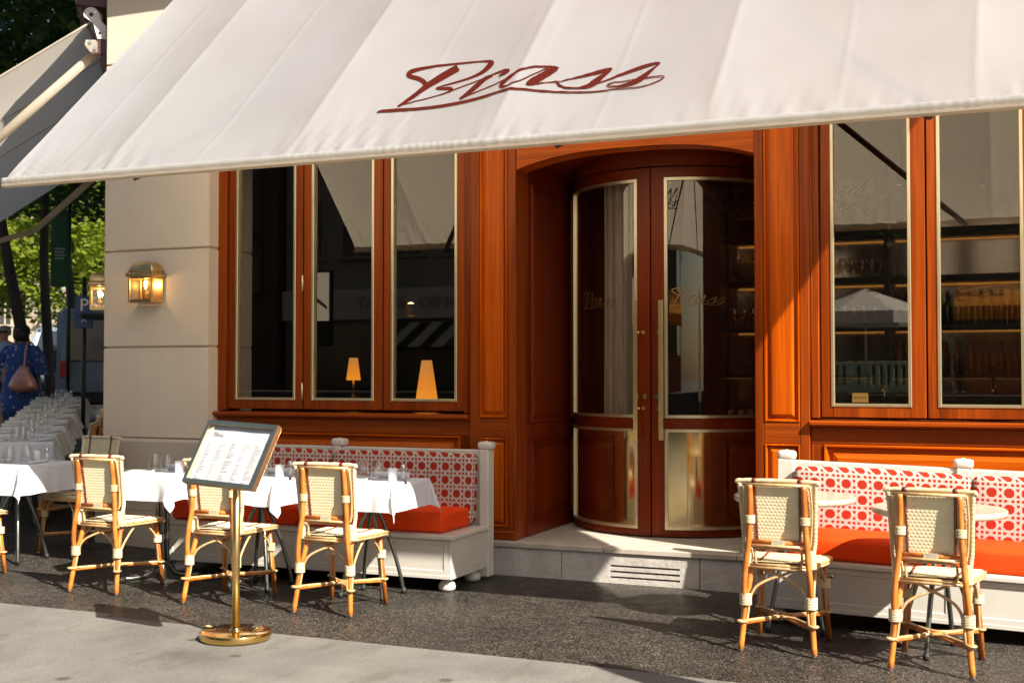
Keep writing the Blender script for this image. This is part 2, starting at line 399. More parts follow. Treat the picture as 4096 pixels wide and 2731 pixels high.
# ================================================================== SETTING
def gz(x, y):
    """the side street climbs gently away from the corner"""
    d = -.64*x + .77*y
    t = max(0., d - 9.6)
    if x > -2.6: return -.014*min(6, x+2.6)
    return .055*t if t < 7.5 else .4125 + .012*(t-7.5)
g = MB()
xs = [-90,-60,-45,-36] + [-30+.75*i for i in range(33)] + [-5.6,-4,-2,0,3,8,20,50]
ys = [1.2,3,5,6,7] + [7.5+.75*i for i in range(34)] + [36,45,60,90]
vs = [(x, y, gz(x, y)) for y in ys for x in xs]; w = len(xs)
g.add(vs, [(j*w+i, j*w+i+1, (j+1)*w+i+1, (j+1)*w+i) for j in range(len(ys)-1) for i in range(w-1)], True)
g.build('sidewalk', M_ASPH, kind='structure')
MB().box(-120, 120, -90, 1.0, -.4, -.13).build('road', M_ROAD, kind='structure')
kb = MB()
for i in range(40): kb.bbox(-40+i*1.5, -38.508+i*1.5, 1.0, 1.25, -.2, .01, .012)
kb.build('kerb', M_PAVE, kind='structure')
MB().box(-140, 140, -140, 140, -1.2, -.5).build('ground', M_ROAD, kind='structure')
pv = empty('pavement', (-3, 4, 0), world=True); pv['kind'] = 'structure'
px_ = [-22.0, -13.0, -8.1, -4.95, -1.98, 1.2, 4.4, 9.0]
for i in range(len(px_)-1):
    x0, x1 = px_[i]+.004, px_[i+1]-.004
    yb = [5.95, 5.95, 5.74, 5.655, 5.64, 5.62, 5.62][i]
    z0, z1 = gz(x0, 3)+.006 if x0 > -3 else .006, gz(x1, 3)+.006 if x1 > -3 else .006
    MB().add([(x0,1.27,z0),(x1,1.27,z1),(x1,yb-.012,z1),(x0,yb,z0),(x0,1.27,-.2),(x1,1.27,-.2),(x1,yb-.012,-.2),(x0,yb,-.2)],
             [(0,1,2,3),(0,4,5,1),(1,5,6,2),(2,6,7,3),(3,7,4,0)]).build('paving_slab', M_PAVE, pv)
# fallen leaf and chalk scuffs on the slabs
# ================================================================== BUILDING
BX = empty('cafe_building', (-3, 8, 0), world=True, cat='building',
           label='corner cafe building with cream stone pier and varnished mahogany shopfront under the awning')
def part(mb, name, m, parent=BX, label=None): return mb.build(name, m, parent, label)
SD = Vector((-.616, .788, 0)); SN = Vector((-.788, -.616, 0))   # side facade: direction, outward normal
PC = Vector((-6.935, 7.9, 0))
def pier_poly(o=0.0, d=.6):
    a = PC + Vector((-o*1.3, -o, 0)); k = d/.788
    b = PC + SD*k + SN*o
    return [(a.x, a.y), (-5.897+o*.6, 7.9-o), (-5.897+o*.6, 7.9+d), (b.x, b.y)]
zb = [.905, 1.643, 2.430, 3.205, 3.98, 4.75]
for i in range(len(zb)-1):
    bm = bmesh.new(); P = pier_poly(0)
    lo = [bm.verts.new((p[0], p[1], zb[i]+.007)) for p in P]; hi = [bm.verts.new((p[0], p[1], zb[i+1]-.007)) for p in P]
    bm.faces.new(lo[::-1]); bm.faces.new(hi)
    for k in range(4): bm.faces.new((lo[k], lo[(k+1)%4], hi[(k+1)%4], hi[k]))
    bmesh.ops.bevel(bm, geom=list(bm.edges), offset=.006, segments=2, affect='EDGES')
    mb = MB(); mb.bm(bm); part(mb, 'stone_block', M_STONE)
part(MB().prism(pier_poly(-.02, .6), 'z', .2, 4.8), 'mortar_core', M_STONE2)
def plinth(z0, z1, o, ch):
    mb = MB(); A = pier_poly(o); B = pier_poly(o-ch)
    mb.prism(A, 'z', z0, z1-ch)
    n = 4; mb.add([(p[0],p[1],z1-ch) for p in A]+[(p[0],p[1],z1) for p in B], [(k,(k+1)%4,4+(k+1)%4,4+k) for k in range(4)]+[(4,5,6,7)]); return mb
part(plinth(.33, .903, .022, .022), 'stone_plinth', M_STONE2)
P0 = pier_poly(.035)
for x0, x1 in ((P0[0][0], -6.345), (-6.335, P0[1][0])):
    mb = MB(); Pp = [(x0, 7.865), (x1, 7.865), (x1, 8.4), (x0-.35 if x0 < -6.5 else x0, 8.4)]
    part(mb.prism(Pp, 'z', -.1, .325), 'base_stone', M_STONE2)
# side facade running back from the corner
a = PC + SD*.76; b = PC + SD*9.5
part(MB().prism([(a.x,a.y), (b.x,b.y), (b.x+.45,b.y+.35), (a.x+.45,a.y+.35)], 'z', -.1, 4.75), 'side_wall', M_STONE)
# upper floors (seen only as a shade caster and a strip above the awning)
u0 = PC + Vector((.02,.03,0)); b2 = PC + SD*9.5
part(MB().prism([(u0.x,u0.y), (9,7.93), (9,17), (b2.x,b2.y)], 'z', 4.765, 15.5), 'upper_wall', M_STONE)
part(MB().prism([(u0.x-.26,u0.y-.24), (9,7.69), (9,7.95), (u0.x+.1,u0.y+.1)], 'z', 4.77, 4.98).prism([(u0.x-.26,u0.y-.24),(u0.x+.1,u0.y+.1),(b2.x,b2.y),(b2.x-.3,b2.y-.24)], 'z', 4.772, 4.978), 'cornice', M_STONE)
part(MB().box(-5.89, 9, 8.02, 8.5, 3.36, 4.76), 'fascia', M_WX)

def sash(x0, x1, z0, z1, bx0, bx1, bz0, bz1, Y, hinges=()):
    mb = MB()
    mb.bbox(x0, bx0+.008, Y, Y+.055, z0, z1, .004); mb.bbox(bx1-.008, x1, Y, Y+.055, z0, z1, .004)
    mb.bbox(bx0+.010, bx1-.010, Y+.0005, Y+.055, z0+.0004, bz0+.008, .003); mb.bbox(bx0+.010, bx1-.010, Y+.0005, Y+.055, bz1-.008, z1-.0004, .003)
    s = part(mb, 'window_sash', M_WZ)
    f = MB(); t = .021; y0, y1 = Y-.006, Y+.03
    f.bbox(bx0, bx0+t, y0, y1, bz0, bz1, .003); f.bbox(bx1-t, bx1, y0, y1, bz0, bz1, .003)
    f.bbox(bx0+t+.0005, bx1-t-.0005, y0+.001, y1, bz0+.0003, bz0+t, .003); f.bbox(bx0+t+.0005, bx1-t-.0005, y0+.001, y1, bz1-t, bz1-.0003, .003)
    f.build('glazing_bead', M_BEAD, s)
    MB().add([(bx0+.01,Y+.024,bz0+.01),(bx1-.01,Y+.024,bz0+.01),(bx1-.01,Y+.024,bz1-.01),(bx0+.01,Y+.024,bz1-.01)], [(0,1,2,3)]).build('pane', M_PANE, s)
    for hx, hz in hinges:
        MB().tube([(hx,Y-.006,hz-.065),(hx,Y-.006,hz+.065)], .0085, 8).build('hinge', M_BEAD, s)
YS = 8.06; ZT = 3.31
def jamb(x0, x1, Y=8.03, z0=1.135, z1=3.36): part(MB().bbox(x0, x1, Y, 8.25, z0, z1, .006), 'window_jamb', M_WZ)
jamb(-5.925, -5.824); jamb(-3.726, -3.664)
sash(-5.818, -5.128, 1.15, ZT, -5.751, -5.188, 1.219, 3.23, YS, ((-5.122, 1.29), (-5.122, 2.13)))
sash(-5.116, -4.419, 1.15, ZT, -5.045, -4.491, 1.219, 3.23, YS)
sash(-4.409, -3.732, 1.15, ZT, -4.345, -3.793, 1.219, 3.23, YS)
jamb(-1.229, -1.174); 
sash(-1.167, -.516, 1.142, ZT, -1.103, -.603, 1.211, 3.23, YS)
sash(-.506, .145, 1.142, ZT, -.446, .060, 1.211, 3.23, YS)
sash(.155, .806, 1.142, ZT, .215, .721, 1.211, 3.23, YS)
for q in (-5.122, -4.414, -.511, .150): part(MB().box(q-.02, q+.02, YS+.056, YS+.07, 1.14, ZT), 'meeting_strip', M_GAP)
jamb(.812, .88)
part(MB().bbox(.885, 2.2, 7.9, 8.5, -.1, 4.75, .006), 'end_pier', M_STONE)
for x0, x1 in ((-5.905, -3.665), (-1.228, .88)):
    part(MB().bbox(x0, x1, YS-.01, 8.25, ZT+.004, 3.36, .004), 'window_head', M_WX)
    zt = 1.132 if x0 < -3 else 1.127
    prof = [(8.25, zt), (7.972, zt-.004), (7.962, zt-.012), (7.962, zt-.030), (7.985, zt-.036), (7.992, zt-.046), (8.25, zt-.046)]
    part(MB().prism([(p[0], p[1]) for p in prof][::-1], 'x', x0, x1), 'window_sill', M_WX)
    zr = zt-.05
    part(MB().bbox(x0, x1, 8.022, 8.2, zr-.105, zr, .003), 'apron_rail', M_WX)
    part(MB().bbox(x0, x1, 8.022, 8.2, .0, .22, .003), 'apron_rail', M_WX)
    part(MB().bbox(x0, x0+.08, 8.0225, 8.2, .222, zr-.107, .003), 'apron_stile', M_WZ)
    part(MB().bbox(x1-.08, x1, 8.0225, 8.2, .222, zr-.107, .003), 'apron_stile', M_WZ)
    part(MB().nested(x0+.081, x1-.081, .223, zr-.108, 8.0235, [(0,0),(.004,-.012),(.014,-.012),(.022,.006),(.03,.022),(.052,.022),(.056,.010),(.088,-.002)]), 'raised_panel', M_PX)
# pilasters beside the doorway
def pilaster(x0, x1, flute_left):
    m = .082 if flute_left else .082
    a0, a1 = (x0+.078, x1-.062) if flute_left else (x0+.062, x1-.062)
    part(MB().bbox(x0, a0, 8.0, 8.24, .237, 3.36, .005), 'pilaster_stile', M_WZ)
    part(MB().bbox(a1, x1, 8.0, 8.24, .237, 3.36, .005), 'pilaster_stile', M_WZ)
    for z0, z1 in ((.237, .325), (.968, 1.108), (3.2, 3.358)):
        part(MB().bbox(a0+.0006, a1-.0006, 8.0006, 8.2, z0+.0004, z1, .003), 'pilaster_rail', M_WX)
    for z0, z1 in ((.327, .966), (1.110, 3.198)):
        part(MB().nested(a0+.001, a1-.001, z0, z1, 8.001, [(0,0),(.003,-.007),(.010,-.007),(.017,.012),(.020,.02),(.032,.02),(.034,.008),(.05,-.001)]), 'raised_panel', M_PZ)
    part(MB().bbox(x0-.006, x1+.006, 7.988, 8.1, .2365, .30, .006), 'pilaster_foot', M_WX)
pilaster(-3.662, -3.302, True); pilaster(-1.588, -1.232, False)
# fine beads where pilaster and window jamb meet
for x in (-3.668, -1.2305):
    mb = MB()
    for k in range(3): mb.tube([(x-.012+.012*k, 8.012, 1.14), (x-.012+.012*k, 8.012, 3.35)], .0055, 8)
    part(mb, 'reeded_bead', M_WZ)
# portal header with its flat arch
ax0, ax1 = -3.300, -1.590; cx_ = (ax0+ax1)/2; hw = (ax1-ax0)/2
arc = [(ax0 + (ax1-ax0)*i/48, 2.895+.105*(1-abs((i-24)/24)**2.7)) for i in range(49)]
part(MB().prism([(ax0, 3.358)] + [(p[0], p[1]) for p in arc] + [(ax1, 3.358)], 'y', 8.012, 8.2), 'portal_header', M_PX)
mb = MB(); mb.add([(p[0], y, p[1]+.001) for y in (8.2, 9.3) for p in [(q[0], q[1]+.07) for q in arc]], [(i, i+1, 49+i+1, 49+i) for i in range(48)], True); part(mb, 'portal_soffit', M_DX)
def reveal(X, sgn):
    def tr(mb):
        mb.v = [((X - p[1]) if sgn > 0 else (X + p[1]), p[0] if sgn > 0 else -p[0], p[2]) for p in mb.v]; return mb
    r0, r1 = (8.2, 9.55) if sgn > 0 else (-9.55, -8.2)
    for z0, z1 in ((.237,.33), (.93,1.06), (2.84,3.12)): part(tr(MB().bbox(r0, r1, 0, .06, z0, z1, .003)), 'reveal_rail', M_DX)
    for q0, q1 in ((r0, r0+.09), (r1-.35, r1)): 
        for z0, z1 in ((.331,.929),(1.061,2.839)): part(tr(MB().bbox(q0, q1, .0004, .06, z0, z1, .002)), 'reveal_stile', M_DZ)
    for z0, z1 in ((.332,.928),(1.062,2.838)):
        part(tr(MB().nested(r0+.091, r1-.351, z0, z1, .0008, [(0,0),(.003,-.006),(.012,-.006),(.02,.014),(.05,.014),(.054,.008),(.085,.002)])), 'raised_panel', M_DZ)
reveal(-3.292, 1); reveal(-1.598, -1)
# curved double door
DC = Vector((-2.455, 9.39, 0)); DR = .85
def cp(a, r, z): return (DC.x + r*math.sin(R(a)), DC.y - r*math.cos(R(a)), z)
def arcbox(mb, a0, a1, r0, r1, z0, z1):
    n = max(1, int(abs(a1-a0)/4)+1)
    vs = []
    for i in range(n+1):
        a = a0+(a1-a0)*i/n
        vs += [cp(a,r0,z0), cp(a,r1,z0), cp(a,r1,z1), cp(a,r0,z1)]
    fs = [(i*4+k, (i+1)*4+k, (i+1)*4+(k+1)%4, i*4+(k+1)%4) for i in range(n) for k in range(4)] + [(0,1,2,3), (n*4+3,n*4+2,n*4+1,n*4)]
    b = len(mb.v); mb.add(vs, fs)
    for q in range(len(mb.sm)-len(fs), len(mb.sm)-2):
        mb.sm[q] = False
    return mb
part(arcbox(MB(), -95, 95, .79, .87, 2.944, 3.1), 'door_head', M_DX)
for s in (-1, 1):
    A = lambda a0, a1: (min(s*a0, s*a1), max(s*a0, s*a1))
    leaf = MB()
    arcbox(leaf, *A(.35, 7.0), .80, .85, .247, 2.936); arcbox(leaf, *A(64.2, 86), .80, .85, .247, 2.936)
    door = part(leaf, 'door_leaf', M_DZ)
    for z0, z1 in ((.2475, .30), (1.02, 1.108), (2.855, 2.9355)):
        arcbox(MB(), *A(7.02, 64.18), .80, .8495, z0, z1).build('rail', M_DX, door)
    for z0, z1, nm in ((1.108, 2.855, 'pane'), (.30, 1.02, 'kick_plate')):
        n = 40; a0, a1 = A(7.5, 64); r_ = .838
        vs = [cp(a0+(a1-a0)*i/n, r_, z) for z in (z0, z1) for i in range(n+1)]
        MB().add(vs, [(i, i+1, n+1+i+1, n+1+i) for i in range(n)], True).build(nm, M_PANE if nm == 'pane' else M_GOLDK, door)
        bd = MB(); t = 1.5; tz = .022
        arcbox(bd, *A(6.9, 6.9+t), .83, .857, z0-.004, z1+.004); arcbox(bd, *A(64.3-t, 64.3), .83, .857, z0-.004, z1+.004)
        arcbox(bd, *A(6.95+t, 64.25-t), .83, .8565, z0-.0035, z0+tz-.004); arcbox(bd, *A(6.95+t, 64.25-t), .83, .8565, z1-tz+.004, z1+.0035)
        bd.build('bead', M_BEAD, door)
    ha = s*5.9
    h = MB(); p0 = Vector(cp(ha, .925, .947)); tn = Vector((math.cos(R(ha)), math.sin(R(ha)), 0)); nr = Vector((math.sin(R(ha)), -math.cos(R(ha)), 0))
    for dx in (-.0085, .0085):
        h.add([tuple(p0 + tn*(dx+ex) + nr*ey + Vector((0,0,ez))) for ez in (0, 1.012) for ex, ey in ((-.0075,-.008),(.0075,-.008),(.0075,.008),(-.0075,.008))],
              [(0,1,2,3),(7,6,5,4),(0,4,5,1),(1,5,6,2),(2,6,7,3),(3,7,4,0)])
    hd = h.build('pull_handle', M_GOLDH, door)
    for z in (1.174, 1.728):
        q = MB().tube([cp(ha, .916, z), cp(s*3.9, .85, z)], .011, 10); q.tube([cp(s*3.9, .856, z), cp(s*3.9, .846, z)], .017, 12); q.build('standoff', M_GOLD, hd)
    q = MB().tube([cp(s*3.0, .858, 1.261), cp(s*3.0, .845, 1.261)], .021, 18); lk = q.build('lock_rosette', M_GOLD, door)
    k = MB(); k.tube([cp(s*3.0, .861, 1.264), cp(s*3.0, .85, 1.264)], .009, 10); k.tube([cp(s*3.0, .861, 1.252), cp(s*3.0, .85, 1.252)], .005, 8); k.build('lock_cylinder', M_CHROME, lk)
    s_door = door
    if s < 0: DOOR_L = door
    else: DOOR_R = door
part(MB().box(-2.475, -2.435, 8.59, 8.62, .247, 2.936), 'door_stop', M_GAP)
# doorstep: slabs on hammered risers, one riser with a three-slot vent
sx = [-3.78, -2.62, -1.70, -.95]
for i in range(3):
    part(MB().bbox(sx[i]+.0025, sx[i+1]-.0025, 7.925, 9.9, .197, .2355, .005), 'step_slab', M_STEP)
rx = [-3.78, -2.93, -1.95, -.95]
part(MB().box(-3.78, -.95, 8.02, 9.9, -.1, .19), 'step_core', M_GAP)
def riser(x0, x1): part(MB().bbox(x0+.003, x1-.003, 7.94, 8.0, -.05, .195, .004), 'riser_stone', M_RISER)
riser(rx[0], rx[1]); riser(rx[2], rx[3])
v0, v1 = -2.575, -2.085; mb = MB()
mb.box(rx[1]+.003, v0, 7.94, 8.0, -.05, .195); mb.box(v1, rx[2]-.003, 7.94, 8.0, -.05, .195)
zz = [-.05, .028, .042, .066, .080, .105, .119, .195]
for i in range(0, 8, 2): mb.box(v0, v1, 7.94, 8.0, zz[i], zz[i+1])
part(mb, 'riser_stone', M_RISER, label='riser stone cut with three narrow vent slots')
# interior shell
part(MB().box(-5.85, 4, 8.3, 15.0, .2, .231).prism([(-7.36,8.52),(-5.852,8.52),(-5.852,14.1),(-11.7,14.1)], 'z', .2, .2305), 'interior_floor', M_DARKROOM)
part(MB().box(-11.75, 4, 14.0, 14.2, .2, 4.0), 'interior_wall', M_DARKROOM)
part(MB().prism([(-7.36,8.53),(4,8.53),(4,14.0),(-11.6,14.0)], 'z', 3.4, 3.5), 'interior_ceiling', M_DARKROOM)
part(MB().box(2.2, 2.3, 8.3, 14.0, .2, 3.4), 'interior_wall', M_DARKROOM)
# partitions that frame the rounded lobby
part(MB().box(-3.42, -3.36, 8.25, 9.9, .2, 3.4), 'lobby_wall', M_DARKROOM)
part(MB().box(-1.52, -1.46, 8.25, 9.6, .2, 3.4), 'lobby_wall', M_DARKROOM)

